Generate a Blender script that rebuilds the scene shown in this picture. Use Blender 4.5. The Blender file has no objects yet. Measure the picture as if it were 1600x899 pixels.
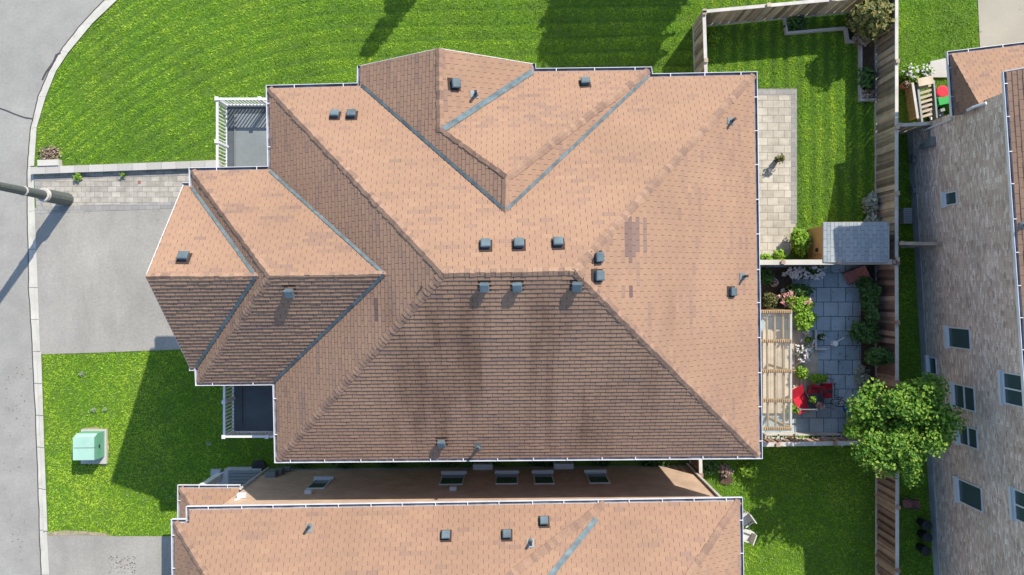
import bpy, bmesh, math, random
import numpy as np
from mathutils import Vector, Matrix
random.seed(7); rng = np.random.default_rng(7)
R = math.radians
sc = bpy.context.scene
col = sc.collection
# ---------------------------------------------------------------- camera, light, exposure
HC, F = 31.0, 1170.0            # camera height (m) and focal length in pixels of the 1600 px wide photo
cam_d = bpy.data.cameras.new('camera'); cam = bpy.data.objects.new('camera', cam_d); col.objects.link(cam)
cam.location = (0, 0, HC); cam.rotation_euler = (0, 0, 0)
cam_d.sensor_width = 36; cam_d.lens = 36 * F / 1600; cam_d.clip_end = 2000; cam_d.clip_start = 0.1
sc.camera = cam
SD = Vector((0.65, 0.93, 1.0)).normalized()       # towards the sun
el = math.asin(SD.z); az = math.atan2(SD.x, SD.y)
w = bpy.data.worlds.new('World'); sc.world = w; w.use_nodes = True
nt = w.node_tree; bg = nt.nodes['Background']
sky = nt.nodes.new('ShaderNodeTexSky'); sky.sky_type = 'NISHITA'; sky.sun_disc = False
sky.sun_elevation = el; sky.sun_rotation = az; sky.air_density = 1.25; sky.dust_density = 0.5; sky.ozone_density = 2.2
nt.links.new(sky.outputs[0], bg.inputs[0]); bg.inputs[1].default_value = 0.15
sl = bpy.data.lights.new('sun', 'SUN'); sl.energy = 4.15; sl.angle = R(0.5); sl.color = (1.0, 0.925, 0.80)
so = bpy.data.objects.new('sun', sl); col.objects.link(so)
so.rotation_euler = SD.to_track_quat('Z', 'Y').to_euler(); so.location = (20, 28, 60)
sc.view_settings.view_transform = 'Standard'; sc.view_settings.look = 'None'
sc.view_settings.gamma = 1; sc.view_settings.exposure = 0.77; sc.view_settings.use_curve_mapping = False

# ---------------------------------------------------------------- helpers
def P(px, py, h=0.0):
    """photo pixel seen at height h -> world point"""
    k = (HC - h) / F
    return Vector(((px - 800) * k, (449.5 - py) * k, h))
OFF = {}
def empty(name, loc, label, cat, group=None):
    o = bpy.data.objects.new(name, None); col.objects.link(o); o.location = loc
    o.empty_display_size = .3
    OFF[o] = Vector(loc); tag(o, label, cat, group); return o
def tag(o, label=None, cat=None, group=None, kind=None):
    if label: o['label'] = label
    if cat: o['category'] = cat
    if group: o['group'] = group
    if kind: o['kind'] = kind
    return o
class MB:
    def __init__(s): s.v = []; s.f = []; s.m = []; s.sh = []; s.uv = []; s.k = 0; s.s = .5
    def face(s, pts, m=None, sh=None, uv=None):
        b = len(s.v); s.v += [tuple(p) for p in pts]; s.f.append(tuple(range(b, b + len(pts))))
        s.m.append(s.k if m is None else m); s.sh.append(s.s if sh is None else sh)
        s.uv.append(uv if uv else [(p[0], p[1]) for p in pts])
    def wall(s, a, b, z0, z1, m=None, sh=None):
        a = Vector((a[0], a[1])); b = Vector((b[0], b[1])); L = (b - a).length
        s.face([(a.x, a.y, z0), (b.x, b.y, z0), (b.x, b.y, z1), (a.x, a.y, z1)], m, sh, [(0, z0), (L, z0), (L, z1), (0, z1)])
    def box(s, c, size, rot=None, m=None, sh=None):
        """c = centre; rot = Matrix 3x3 or z angle"""
        if rot is None: M = Matrix.Identity(3)
        elif isinstance(rot, (int, float)): M = Matrix.Rotation(rot, 3, 'Z')
        else: M = rot
        c = Vector(c); hx, hy, hz = [q / 2 for q in size]
        q = [c + M @ Vector((x * hx, y * hy, z * hz)) for z in (-1, 1) for y in (-1, 1) for x in (-1, 1)]
        for f in ((0, 2, 3, 1), (4, 5, 7, 6), (0, 1, 5, 4), (2, 6, 7, 3), (0, 4, 6, 2), (1, 3, 7, 5)):
            p = [q[i] for i in f]; a, b_ = (p[1] - p[0]).length, (p[2] - p[1]).length
            s.face(p, m, sh, [(0, 0), (a, 0), (a, b_), (0, b_)])
    def bar(s, a, b, wd, ht, m=None, sh=None):
        """rectangular bar from a to b, wd sideways, ht upwards"""
        a = Vector(a); b = Vector(b); d = (b - a); L = d.length; d.normalize()
        up = Vector((0, 0, 1)) if abs(d.z) < .95 else Vector((0, 1, 0))
        sd = d.cross(up).normalized(); up = sd.cross(d)
        M = Matrix((sd, d, up)).transposed()
        s.box((a + b) / 2, (wd, L, ht), M, m, sh)
    def tube(s, pts, rad, n=10, m=None, sh=None, cap=True):
        pts = [Vector(p) for p in pts]
        if isinstance(rad, (int, float)): rad = [rad] * len(pts)
        rings = []; prev = None
        for i, p in enumerate(pts):
            d = (pts[min(i + 1, len(pts) - 1)] - pts[max(i - 1, 0)]).normalized()
            if prev is None:
                a = d.orthogonal().normalized()
            else:
                a = (prev - d * prev.dot(d))
                a = a.normalized() if a.length > 1e-5 else d.orthogonal().normalized()
            prev = a; b = d.cross(a)
            rings.append([p + (a * math.cos(t) + b * math.sin(t)) * rad[i] for t in [2 * math.pi * j / n for j in range(n)]])
        for i in range(len(rings) - 1):
            for j in range(n):
                k = (j + 1) % n
                s.face([rings[i][j], rings[i][k], rings[i + 1][k], rings[i + 1][j]], m, sh)
        if cap:
            s.face(list(reversed(rings[0])), m, sh); s.face(rings[-1], m, sh)
    def prism(s, poly, z0, z1, m=None, sh=None):
        """poly = list of (x,y) ccw"""
        n = len(poly)
        s.face([(p[0], p[1], z1) for p in poly], m, sh)
        s.face([(p[0], p[1], z0) for p in reversed(poly)], m, sh)
        for i in range(n): s.wall(poly[i], poly[(i + 1) % n], z0, z1, m, sh)
    def build(s, name, mats, parent=None, origin=None, smooth=False, **tg):
        if not isinstance(mats, (list, tuple)): mats = [mats]
        off = OFF[parent] if parent is not None else Vector(origin if origin is not None else (0, 0, 0))
        me = bpy.data.meshes.new(name)
        vv = np.array(s.v, dtype=np.float64) - np.array(off)[None, :]
        me.from_pydata(vv.tolist(), [], s.f)
        for m in mats: me.materials.append(m)
        me.polygons.foreach_set('material_index', s.m)
        at = me.attributes.new('shade', 'FLOAT', 'FACE'); at.data.foreach_set('value', s.sh)
        ul = me.uv_layers.new(name='UVMap'); fl = [c for f in s.uv for uv in f for c in uv]
        ul.data.foreach_set('uv', fl)
        if smooth: me.polygons.foreach_set('use_smooth', [True] * len(s.f))
        me.update()
        if smooth:
            bm = bmesh.new(); bm.from_mesh(me); bmesh.ops.remove_doubles(bm, verts=bm.verts, dist=1e-4); bm.to_mesh(me); bm.free()
        o = bpy.data.objects.new(name, me); col.objects.link(o)
        if parent is not None:
            o.parent = parent; OFF[o] = off
        else:
            o.location = off; OFF[o] = off
        tag(o, **tg); return o

def col4(c): return (c[0], c[1], c[2], 1)
def mat(name, base=(.5, .5, .5), rough=.8, metal=0, ramp=None, noise=None, bump=None, brick=None, spec=.3, attr=True, extra=None, coord='Object'):
    """ramp = colours picked by the face attribute shade; noise = list of (scale, strength, detail, stretch) multiplied in;
    bump = (scale, strength, distance); brick = dict for a Brick Texture on UV"""
    m = bpy.data.materials.new(name); m.use_nodes = True; n = m.node_tree; N = n.nodes; L = n.links
    b = N['Principled BSDF']; b.inputs['Roughness'].default_value = rough; b.inputs['Metallic'].default_value = metal
    b.inputs['Specular IOR Level'].default_value = spec
    tc = N.new('ShaderNodeTexCoord')
    geo = N.new('ShaderNodeNewGeometry')
    src = geo.outputs['Position'] if coord == 'World' else tc.outputs[coord]
    rgb = N.new('ShaderNodeRGB'); rgb.outputs[0].default_value = col4(base); cur = rgb.outputs[0]
    if ramp:
        a = N.new('ShaderNodeAttribute'); a.attribute_name = 'shade'
        r = N.new('ShaderNodeValToRGB'); e = r.color_ramp.elements
        while len(e) < len(ramp): e.new(.5)
        for i, c in enumerate(ramp):
            e[i].position = c[0] if len(c) == 2 else i / (len(ramp) - 1); e[i].color = col4(c[1] if len(c) == 2 else c)
        L.new(a.outputs['Fac'], r.inputs[0]); cur = r.outputs[0]
    if brick:
        t = N.new('ShaderNodeTexBrick'); t.offset = brick.get('offset', .5); t.squash = 1
        t.inputs['Color1'].default_value = col4(brick['c1']); t.inputs['Color2'].default_value = col4(brick['c2'])
        t.inputs['Mortar'].default_value = col4(brick['mortar']); t.inputs['Scale'].default_value = 1
        t.inputs['Mortar Size'].default_value = brick.get('ms', .008); t.inputs['Brick Width'].default_value = brick['w']
        t.inputs['Row Height'].default_value = brick['h']; t.inputs['Bias'].default_value = brick.get('bias', 0)
        L.new(tc.outputs['UV'], t.inputs['Vector'])
        cur = t.outputs['Color']
        if brick.get('cells'):      # random colour per stone
            mp = N.new('ShaderNodeMapping'); mp.inputs['Scale'].default_value = (1 / brick['w'], 1 / brick['h'], 1)
            L.new(tc.outputs['UV'], mp.inputs[0])
            vo = N.new('ShaderNodeTexVoronoi'); vo.inputs['Scale'].default_value = 1.0; vo.inputs['Randomness'].default_value = .6
            L.new(mp.outputs[0], vo.inputs['Vector'])
            r2 = N.new('ShaderNodeValToRGB'); r2.color_ramp.interpolation = 'LINEAR'; e = r2.color_ramp.elements
            cs = brick['cells']
            while len(e) < len(cs): e.new(.5)
            for i, c in enumerate(cs): e[i].position = i / (len(cs) - 1); e[i].color = col4(c)
            sp = N.new('ShaderNodeSeparateColor'); L.new(vo.outputs['Color'], sp.inputs[0]); L.new(sp.outputs[0], r2.inputs[0])
            mx = N.new('ShaderNodeMix'); mx.data_type = 'RGBA'; L.new(t.outputs['Fac'], mx.inputs[0])
            L.new(r2.outputs[0], mx.inputs[6]); mx.inputs[7].default_value = col4(brick['mortar']); cur = mx.outputs[2]
    for nz in (noise or []):
        scale, st, det = nz[0], nz[1], nz[2]; stretch = nz[3] if len(nz) > 3 else (1, 1, 1); lo = nz[4] if len(nz) > 4 else (.3, .7)
        mp = N.new('ShaderNodeMapping'); mp.inputs['Scale'].default_value = stretch; L.new(src, mp.inputs[0])
        t = N.new('ShaderNodeTexNoise'); t.inputs['Scale'].default_value = scale; t.inputs['Detail'].default_value = det
        L.new(mp.outputs[0], t.inputs['Vector'])
        mr = N.new('ShaderNodeMapRange'); mr.inputs[1].default_value = lo[0]; mr.inputs[2].default_value = lo[1]
        mr.inputs[3].default_value = 1 - st; mr.inputs[4].default_value = 1 + (st if len(nz) < 6 else nz[5])
        L.new(t.outputs['Fac'], mr.inputs[0])
        mx = N.new('ShaderNodeMix'); mx.data_type = 'RGBA'; mx.blend_type = 'MULTIPLY'; mx.inputs[0].default_value = 1
        L.new(cur, mx.inputs[6]); L.new(mr.outputs[0], mx.inputs[7]); cur = mx.outputs[2]
    if extra: cur = extra(N, L, cur, src)
    L.new(cur, b.inputs['Base Color'])
    if bump:
        t = N.new('ShaderNodeTexNoise'); t.inputs['Scale'].default_value = bump[0]; t.inputs['Detail'].default_value = 4
        L.new(src, t.inputs['Vector']); bu = N.new('ShaderNodeBump'); bu.inputs['Strength'].default_value = bump[1]
        bu.inputs['Distance'].default_value = bump[2]; L.new(t.outputs['Fac'], bu.inputs['Height']); L.new(bu.outputs[0], b.inputs['Normal'])
    return m
def mixcol(N, L, cur, fac, c, mul=False):
    mx = N.new('ShaderNodeMix'); mx.data_type = 'RGBA'
    if mul: mx.blend_type = 'MULTIPLY'
    L.new(fac, mx.inputs[0]); L.new(cur, mx.inputs[6]); mx.inputs[7].default_value = col4(c); return mx.outputs[2]
def noisefac(N, L, src, scale, lo, hi, det=3, stretch=(1, 1, 1), rough=.55):
    mp = N.new('ShaderNodeMapping'); mp.inputs['Scale'].default_value = stretch; L.new(src, mp.inputs[0])
    t = N.new('ShaderNodeTexNoise'); t.inputs['Scale'].default_value = scale; t.inputs['Detail'].default_value = det
    t.inputs['Roughness'].default_value = rough
    L.new(mp.outputs[0], t.inputs['Vector']); mr = N.new('ShaderNodeMapRange'); mr.inputs[1].default_value = lo; mr.inputs[2].default_value = hi
    L.new(t.outputs['Fac'], mr.inputs[0]); return mr.outputs[0]

# ---------------------------------------------------------------- materials
def shingle_dirt(N, L, cur, src):       # long weather streaks running down the south slope
    f = noisefac(N, L, src, 1.0, .46, .68, 5, (.75, .13, .13), .62)
    sx = N.new('ShaderNodeSeparateXYZ'); L.new(src, sx.inputs[0]); g = N.new('ShaderNodeMapRange'); g.inputs[1].default_value = .4; g.inputs[2].default_value = -.6
    L.new(sx.outputs[1], g.inputs[0]); mm = N.new('ShaderNodeMath'); mm.operation = 'MULTIPLY'; L.new(g.outputs[0], mm.inputs[0]); L.new(f, mm.inputs[1])
    g2 = N.new('ShaderNodeMapRange'); g2.inputs[1].default_value = 5.5; g2.inputs[2].default_value = 3.5; L.new(sx.outputs[0], g2.inputs[0])
    m2 = N.new('ShaderNodeMath'); m2.operation = 'MULTIPLY'; L.new(mm.outputs[0], m2.inputs[0]); L.new(g2.outputs[0], m2.inputs[1])
    for k, (lo, hi) in ((1, (-6.2, -4.6)), (0, (-5.5, -2.5))):
        g3 = N.new('ShaderNodeMapRange'); g3.inputs[1].default_value = lo; g3.inputs[2].default_value = hi; L.new(sx.outputs[k], g3.inputs[0])
        m3 = N.new('ShaderNodeMath'); m3.operation = 'MULTIPLY'; L.new(m2.outputs[0], m3.inputs[0]); L.new(g3.outputs[0], m3.inputs[1]); m2 = m3
    return mixcol(N, L, cur, m2.outputs[0], (.50, .47, .46), True)
M = {}
SH_R = [(0.0, (.13, .085, .075)), (.2, (.205, .135, .112)), (.45, (.275, .17, .118)), (.75, (.295, .183, .121)), (1.0, (.34, .217, .147))]
M['shingle'] = mat('brown_shingle', rough=.95, ramp=SH_R, noise=[(45, .16, 3), (.35, .07, 3)], coord='World', spec=.15, extra=shingle_dirt)
M['under'] = mat('underlay', (.045, .03, .026), .95)
M['cap'] = mat('cap_shingle', rough=.95, ramp=[(0, (.20, .128, .098)), (.5, (.26, .165, .115)), (1, (.31, .195, .138))], noise=[(30, .18, 3)], coord='World', spec=.15)
M['valley'] = mat('valley_metal', (.10, .135, .15), .6, .1, noise=[(4, .35, 5)], coord='World')
M['vent'] = mat('vent_plastic', (.09, .125, .145), .55, noise=[(2, .3, 4)], coord='World')
M['pipe'] = mat('vent_pipe', (.03, .03, .035), .5)
M['lead'] = mat('pipe_flashing', (.20, .23, .24), .5, .4)
M['white'] = mat('white_metal', (.62, .63, .66), .45, noise=[(2.5, .10, 4)], coord='World')
M['gutin'] = mat('gutter_inside', (.16, .16, .19), .8, noise=[(3, .5, 4)], coord='World')
M['soffit'] = mat('soffit', (.6, .6, .6), .7)
M['brick'] = mat('tan_brick', rough=.9, brick=dict(c1=(.44, .29, .20), c2=(.53, .36, .25), mortar=(.42, .36, .30), w=.21, h=.075, ms=.009), noise=[(1.2, .12, 3)], coord='World')
M['stone'] = mat('cut_stone', rough=.9, brick=dict(c1=(.3, .3, .3), c2=(.3, .3, .3), mortar=(.40, .36, .33), w=.21, h=.07, ms=.006,
                 cells=[(.36, .27, .225), (.55, .42, .35), (.67, .54, .46), (.47, .355, .30), (.62, .50, .42), (.80, .74, .68), (.52, .40, .335)]), noise=[(.9, .15, 4)], coord='World')
M['foundation'] = mat('foundation', (.36, .37, .38), .9, noise=[(2, .15, 4)], coord='World')
M['glass'] = mat('window_glass', (.045, .08, .09), .1, spec=.6)
M['winframe'] = mat('window_frame', (.56, .60, .63), .5)
M['membrane'] = mat('deck_membrane', (.17, .19, .195), .7, noise=[(1.1, .12, 4), (14, .06, 2)], coord='World')
M['membrane_dark'] = mat('deck_membrane_dark', (.07, .085, .095), .7, noise=[(2, .15, 3)], coord='World')  # dark floor border, also the painted shade of the south-west balcony
M['wood_grey'] = mat('weathered_wood', rough=.85, ramp=[(0, (.14, .112, .085)), (.45, (.34, .275, .21)), (1, (.52, .43, .33))], noise=[(3, .15, 4)], coord='World')
M['wood_brown'] = mat('brown_wood', rough=.85, ramp=[(0, (.10, .062, .05)), (.5, (.25, .165, .125)), (1, (.44, .32, .25))], noise=[(3, .15, 4)], coord='World')
M['rail_pale'] = mat('pale_rail', (.46, .43, .40), .8, noise=[(2.5, .15, 4)], coord='World')
M['timber'] = mat('pergola_wood', (.36, .24, .13), .7, noise=[(3, .2, 3)], coord='World')
M['concrete'] = mat('concrete', (.40, .385, .355), .9, noise=[(.8, .08, 4), (20, .08, 3)], coord='World')
M['black'] = mat('black_plastic', (.022, .024, .028), .5)
M['dark_metal'] = mat('dark_metal', (.06, .07, .08), .5, .3)
M['rust'] = mat('rust_red_fabric', (.26, .10, .085), .8, noise=[(9, .2, 3)])
M['red'] = mat('red_fabric', (.55, .02, .04), .7, noise=[(9, .15, 3)])
M['blue_fabric'] = mat('blue_fabric', (.03, .07, .22), .7)
M['terracotta'] = mat('terracotta', (.40, .16, .09), .8)
M['soil'] = mat('soil', (.075, .05, .035), .95, noise=[(12, .4, 4)], coord='World')
M['bark'] = mat('bark', (.12, .09, .065), .9, noise=[(8, .4, 4)])
M['plastic_white'] = mat('white_plastic', (.75, .75, .73), .4)
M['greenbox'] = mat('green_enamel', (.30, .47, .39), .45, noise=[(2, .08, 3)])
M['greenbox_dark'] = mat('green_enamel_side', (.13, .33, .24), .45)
M['polestone'] = mat('pole_aggregate', (.085, .095, .092), .6, noise=[(25, .3, 3)])
M['tan_siding'] = mat('tan_siding', (.50, .30, .13), .75, noise=[(2, .08, 3)], coord='World')
M['cloth'] = mat('toy_plastic_green', (.02, .30, .06), .5)
M['orange'] = mat('orange_plastic', (.6, .2, .03), .5)
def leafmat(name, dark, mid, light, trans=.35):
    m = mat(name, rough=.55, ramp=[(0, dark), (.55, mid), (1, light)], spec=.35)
    n = m.node_tree; N = n.nodes; L = n.links; b = N['Principled BSDF']; out = N['Material Output']
    tr = N.new('ShaderNodeBsdfTranslucent'); mx = N.new('ShaderNodeMixShader'); mx.inputs[0].default_value = trans
    cl = b.inputs['Base Color'].links[0].from_socket; L.new(cl, tr.inputs[0])
    L.new(b.outputs[0], mx.inputs[1]); L.new(tr.outputs[0], mx.inputs[2]); L.new(mx.outputs[0], out.inputs[0]); return m
M['leaf_tree'] = leafmat('tree_leaf', (.03, .10, .016), (.11, .26, .026), (.36, .46, .06))
M['leaf_dark'] = leafmat('dark_leaf', (.018, .05, .018), (.06, .14, .035), (.14, .26, .06))
M['leaf_lime'] = leafmat('lime_leaf', (.09, .19, .02), (.2, .37, .03), (.33, .48, .06))
M['leaf_olive'] = leafmat('olive_leaf', (.05, .06, .02), (.13, .15, .05), (.32, .27, .09))
M['leaf_silver'] = leafmat('silver_leaf', (.16, .18, .14), (.34, .37, .29), (.6, .62, .52))
M['leaf_autumn'] = leafmat('mottled_leaf', (.04, .07, .02), (.14, .17, .05), (.50, .38, .12))
M['petal'] = leafmat('white_petal', (.5, .45, .5), (.72, .70, .70), (.85, .84, .8), .2)
M['petal_pink'] = leafmat('pink_petal', (.35, .08, .10), (.6, .3, .3), (.8, .6, .55), .2)
M['dry'] = leafmat('dry_leaf', (.12, .07, .05), (.3, .21, .15), (.5, .42, .36), .2)
M['grass'] = leafmat('grass_blade', (.035, .12, .008), (.22, .42, .014), (.46, .60, .05), .22)

# ---------------------------------------------------------------- ground and paved surfaces
def gp(px, py): p = P(px, py, 0); return (p.x, p.y)
def lawn_extra(N, L, cur, src):
    f = noisefac(N, L, src, .5, .35, .7, 5)
    cur = mixcol(N, L, cur, f, (.085, .14, .018))
    f = noisefac(N, L, src, 16, .6, .75, 3)
    return mixcol(N, L, cur, f, (.05, .07, .02))
M['lawn'] = mat('lawn', (.075, .155, .014), .95, noise=[(9, .3, 4)], coord='World', extra=lawn_extra)
mb = MB(); mb.face([(-300, -300, -.14), (300, -300, -.14), (300, 300, -.14), (-300, 300, -.14)]); mb.build('terrain', M['lawn'], kind='structure')
KL = [(235, -70), (196, -35), (160, 0), (125, 37), (93, 78), (75, 110), (58, 150), (46, 200), (41, 260), (41, 330), (43, 450), (49, 550), (56, 700), (60, 830), (63, 899), (69, 1020)]
KR = [(258, -70), (220, -35), (184, 0), (145, 37), (107, 83), (88, 112), (72, 152), (58, 200), (54, 260), (56, 330), (61, 450), (65, 550), (70, 700), (75, 830), (79, 899), (86, 1020)]
def crack_extra(N, L, cur, src):
    f = noisefac(N, L, src, 2.2, .66, .72, 5, rough=.7)
    cur = mixcol(N, L, cur, f, (.20, .19, .17))
    v = N.new('ShaderNodeTexVoronoi'); v.feature = 'F1'; v.inputs['Scale'].default_value = 7; L.new(src, v.inputs['Vector'])
    mr = N.new('ShaderNodeMapRange'); mr.inputs[1].default_value = .05; mr.inputs[2].default_value = .0; L.new(v.outputs['Distance'], mr.inputs[0])
    f2 = noisefac(N, L, src, .8, .56, .66, 2)
    mm = N.new('ShaderNodeMath'); mm.operation = 'MULTIPLY'; L.new(mr.outputs[0], mm.inputs[0]); L.new(f2, mm.inputs[1])
    return mixcol(N, L, cur, mm.outputs[0], (.08, .08, .08))
M['road'] = mat('road_asphalt', (.262, .252, .232), .9, noise=[(.25, .08, 4), (1.3, .08, 6), (9, .07, 4), (60, .22, 2)], coord='World', extra=crack_extra, bump=(80, .3, .01))
M['drive'] = mat('driveway_asphalt', (.275, .260, .235), .9, noise=[(.35, .12, 5), (1.6, .09, 6, (1, .35, 1)), (9, .08, 4), (60, .22, 2)], coord='World', extra=crack_extra, bump=(80, .3, .01))
M['drive_old'] = mat('old_driveway', (.31, .285, .235), .9, noise=[(.5, .1, 5), (60, .14, 2)], coord='World', extra=crack_extra)
def kerb_extra(N, L, cur, src):
    f = noisefac(N, L, src, 1.5, .55, .7, 5); return mixcol(N, L, cur, f, (.36, .34, .29))
M['kerb'] = mat('kerb_concrete', (.44, .42, .375), .9, noise=[(1.2, .1, 5), (40, .1, 2)], coord='World', extra=kerb_extra)
mb = MB()
lp = [gp(*p) for p in KL]
for i in range(len(lp) - 1):
    a, b = lp[i], lp[i + 1]
    mb.face([(-60, a[1], -.1), (-60, b[1], -.1), (b[0], b[1], -.1), (a[0], a[1], -.1)])
mb.face([(-60, 60, -.1), (-60, lp[0][1], -.1), (lp[0][0], lp[0][1], -.1), (lp[0][0] + 30, 60, -.1)])
mb.face([(-60, lp[-1][1], -.1), (-60, -60, -.1), (lp[-1][0] + 1, -60, -.1), (lp[-1][0], lp[-1][1], -.1)])
mb.build('road', M['road'], kind='structure')
# kerb: gutter pan, then the raised stone, split in lengths by joints
mb = MB(); rp = [gp(*p) for p in KR]
for i in range(len(lp) - 1):
    a0, a1, b0, b1 = [Vector(q) for q in (lp[i], lp[i + 1], rp[i], rp[i + 1])]
    L_ = (b1 - b0).length; n = max(1, round(L_ / 1.5))
    for j in range(n):
        t0, t1 = j / n, (j + 1) / n - .006
        A0, A1, B0, B1 = a0.lerp(a1, t0), a0.lerp(a1, t1), b0.lerp(b1, t0), b0.lerp(b1, t1)
        C0, C1 = A0.lerp(B0, .5), A1.lerp(B1, .5)
        D0, D1 = A0.lerp(B0, .57), A1.lerp(B1, .57)
        dr = (5 < i < 10 and KL[i][1] >= 250) or KL[i][1] > 830
        hz = .0 if not (KL[i][1] >= 255 and KL[i][1] < 540 or KL[i][1] > 820) else -.055
        q = lambda p, z: (p.x, p.y, z)
        mb.face([q(A0, -.085), q(A1, -.085), q(C1, -.09), q(C0, -.09)])
        mb.face([q(C0, -.09), q(C1, -.09), q(D1, hz + .03), q(D0, hz + .03)])
        mb.face([q(D0, hz + .03), q(D1, hz + .03), q(B1, hz + .035), q(B0, hz + .035)])
mb.build('kerb_strip', M['kerb'], kind='structure')
# soil/turf base filling everything inside the kerb
mb = MB()
turf = [(p[0] - .06, p[1]) for p in rp]
mb.face([(p[0], p[1], -.02) for p in turf] + [(60, turf[-1][1], -.02), (60, turf[0][1], -.02)])
mb.face([(turf[-1][0], turf[-1][1], -.02), (turf[-1][0] + 1.5, -60, -.02), (60, -60, -.02), (60, turf[-1][1], -.02)])
mb.face([(turf[0][0], turf[0][1], -.02), (60, turf[0][1], -.02), (60, 60, -.02), (turf[0][0] + 30, 60, -.02)])
mb.build('lawn_ground', M['lawn'], kind='structure')
def sheet(name, pix, m, z=.0):
    mb = MB(); mb.face([(*gp(*p), z) for p in pix][::-1]); return mb.build(name, m, kind='structure')
drive_poly = [(54.5, 325), (266, 318), (330, 316), (330, 545), (285, 546), (160, 551), (63, 554), (59, 450)]
sheet('driveway', drive_poly, M['drive'], .004)
drive2_poly = [(73.5, 836), (120, 833), (180, 838), (300, 838), (330, 960), (81, 960), (77, 899)]
sheet('neighbour_driveway', drive2_poly, M['drive'], .004)
drive3_poly = [(1525, -60), (1531, 72), (1545, 110), (1700, 110), (1700, -60)]
sheet('rear_driveway', drive3_poly, M['drive_old'], .004)
M['paver'] = mat('beige_pavers', rough=.9, brick=dict(c1=(.33, .30, .245), c2=(.45, .41, .34), mortar=(.17, .155, .13), w=.46, h=.31, ms=.010), noise=[(1.0, .08, 4), (2.7, .12, 2, (1.0, 1.6, 1)), (40, .1, 2)], coord='World')
M['paver_border'] = mat('grey_border_pavers', rough=.9, brick=dict(c1=(.22, .21, .20), c2=(.29, .275, .26), mortar=(.16, .15, .14), w=.3, h=.2, ms=.008), noise=[(1.3, .1, 4)], coord='World')
M['slab'] = mat('concrete_slabs', rough=.85, brick=dict(c1=(.24, .31, .35), c2=(.36, .42, .45), mortar=(.055, .075, .085), w=.6, h=.6, ms=.014, offset=.5), noise=[(1.3, .16, 4), (20, .1, 2)], coord='World')
walk_poly = [(53, 262), (345, 250), (345, 316), (266, 317), (57, 324)]
M['walk'] = mat('grey_beige_pavers', rough=.9, brick=dict(c1=(.27, .25, .215), c2=(.38, .35, .30), mortar=(.16, .15, .13), w=.36, h=.22, ms=.008), noise=[(1.4, .12, 4), (2.9, .14, 2, (1, 1.6, 1)), (40, .12, 2)], coord='World')
sheet('walkway_pavers', walk_poly, M['walk'], .006)
sheet('walkway_border', [(57, 324), (266, 316), (345, 313), (345, 321), (266, 326), (57, 334)], M['paver_border'], .012)
sheet('walkway_edge', [(53, 278.5), (300, 270), (300, 274), (53, 282.5)], M['paver_border'], .011)
sheet('walkway_end', [(54, 283), (64, 282.5), (66, 324), (57, 324)], M['paver_border'], .011)
patio_poly = [(1150, 139), (1244, 139), (1244, 375), (1232, 400), (1150, 402)]
sheet('patio_pavers', patio_poly, M['paver'], .006)
sheet('patio_border', [(1236, 139), (1245, 139), (1245, 350), (1236, 350)], M['paver_border'], .012)
sheet('patio_border_end', [(1150, 139), (1235.5, 139), (1235.5, 149), (1150, 149)], M['paver_border'], .012)
slab_poly = [(1150, 414), (1345, 414), (1345, 600), (1362, 690), (1150, 690)]
sheet('slab_patio', slab_poly, M['slab'], .006)
# retaining kerb with flat pale cap stones between lawn and walkway
root = empty('retaining_kerb', (*gp(52, 268), 0), 'low pale stone kerb wall running between the mown lawn and the paved walkway', 'kerb wall')
a0, a1 = Vector(gp(53, 263)), Vector(gp(346, 252)); dv = (a1 - a0).normalized(); nv = Vector((-dv.y, dv.x))
n = 13; st = (a1 - a0).length / n
mb = MB(); c = (a0 + a1) / 2; mb.box((c.x - nv.x * .13, c.y - nv.y * .13, .07), ((a1 - a0).length, .22, .16), math.atan2(dv.y, dv.x)); mb.build('wall', M['concrete'], root)
M['capstone'] = mat('cap_stone', rough=.9, ramp=[(0, (.34, .325, .30)), (1, (.47, .44, .405))], noise=[(30, .1, 2)], coord='World')
for i in range(n):
    c = a0 + dv * (i + .5) * st - nv * .135
    mb = MB(); mb.s = random.random(); mb.box((c.x, c.y, .185), (st - .012, .29, .07), math.atan2(dv.y, dv.x)); mb.build('cap_stone', M['capstone'], root)

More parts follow.
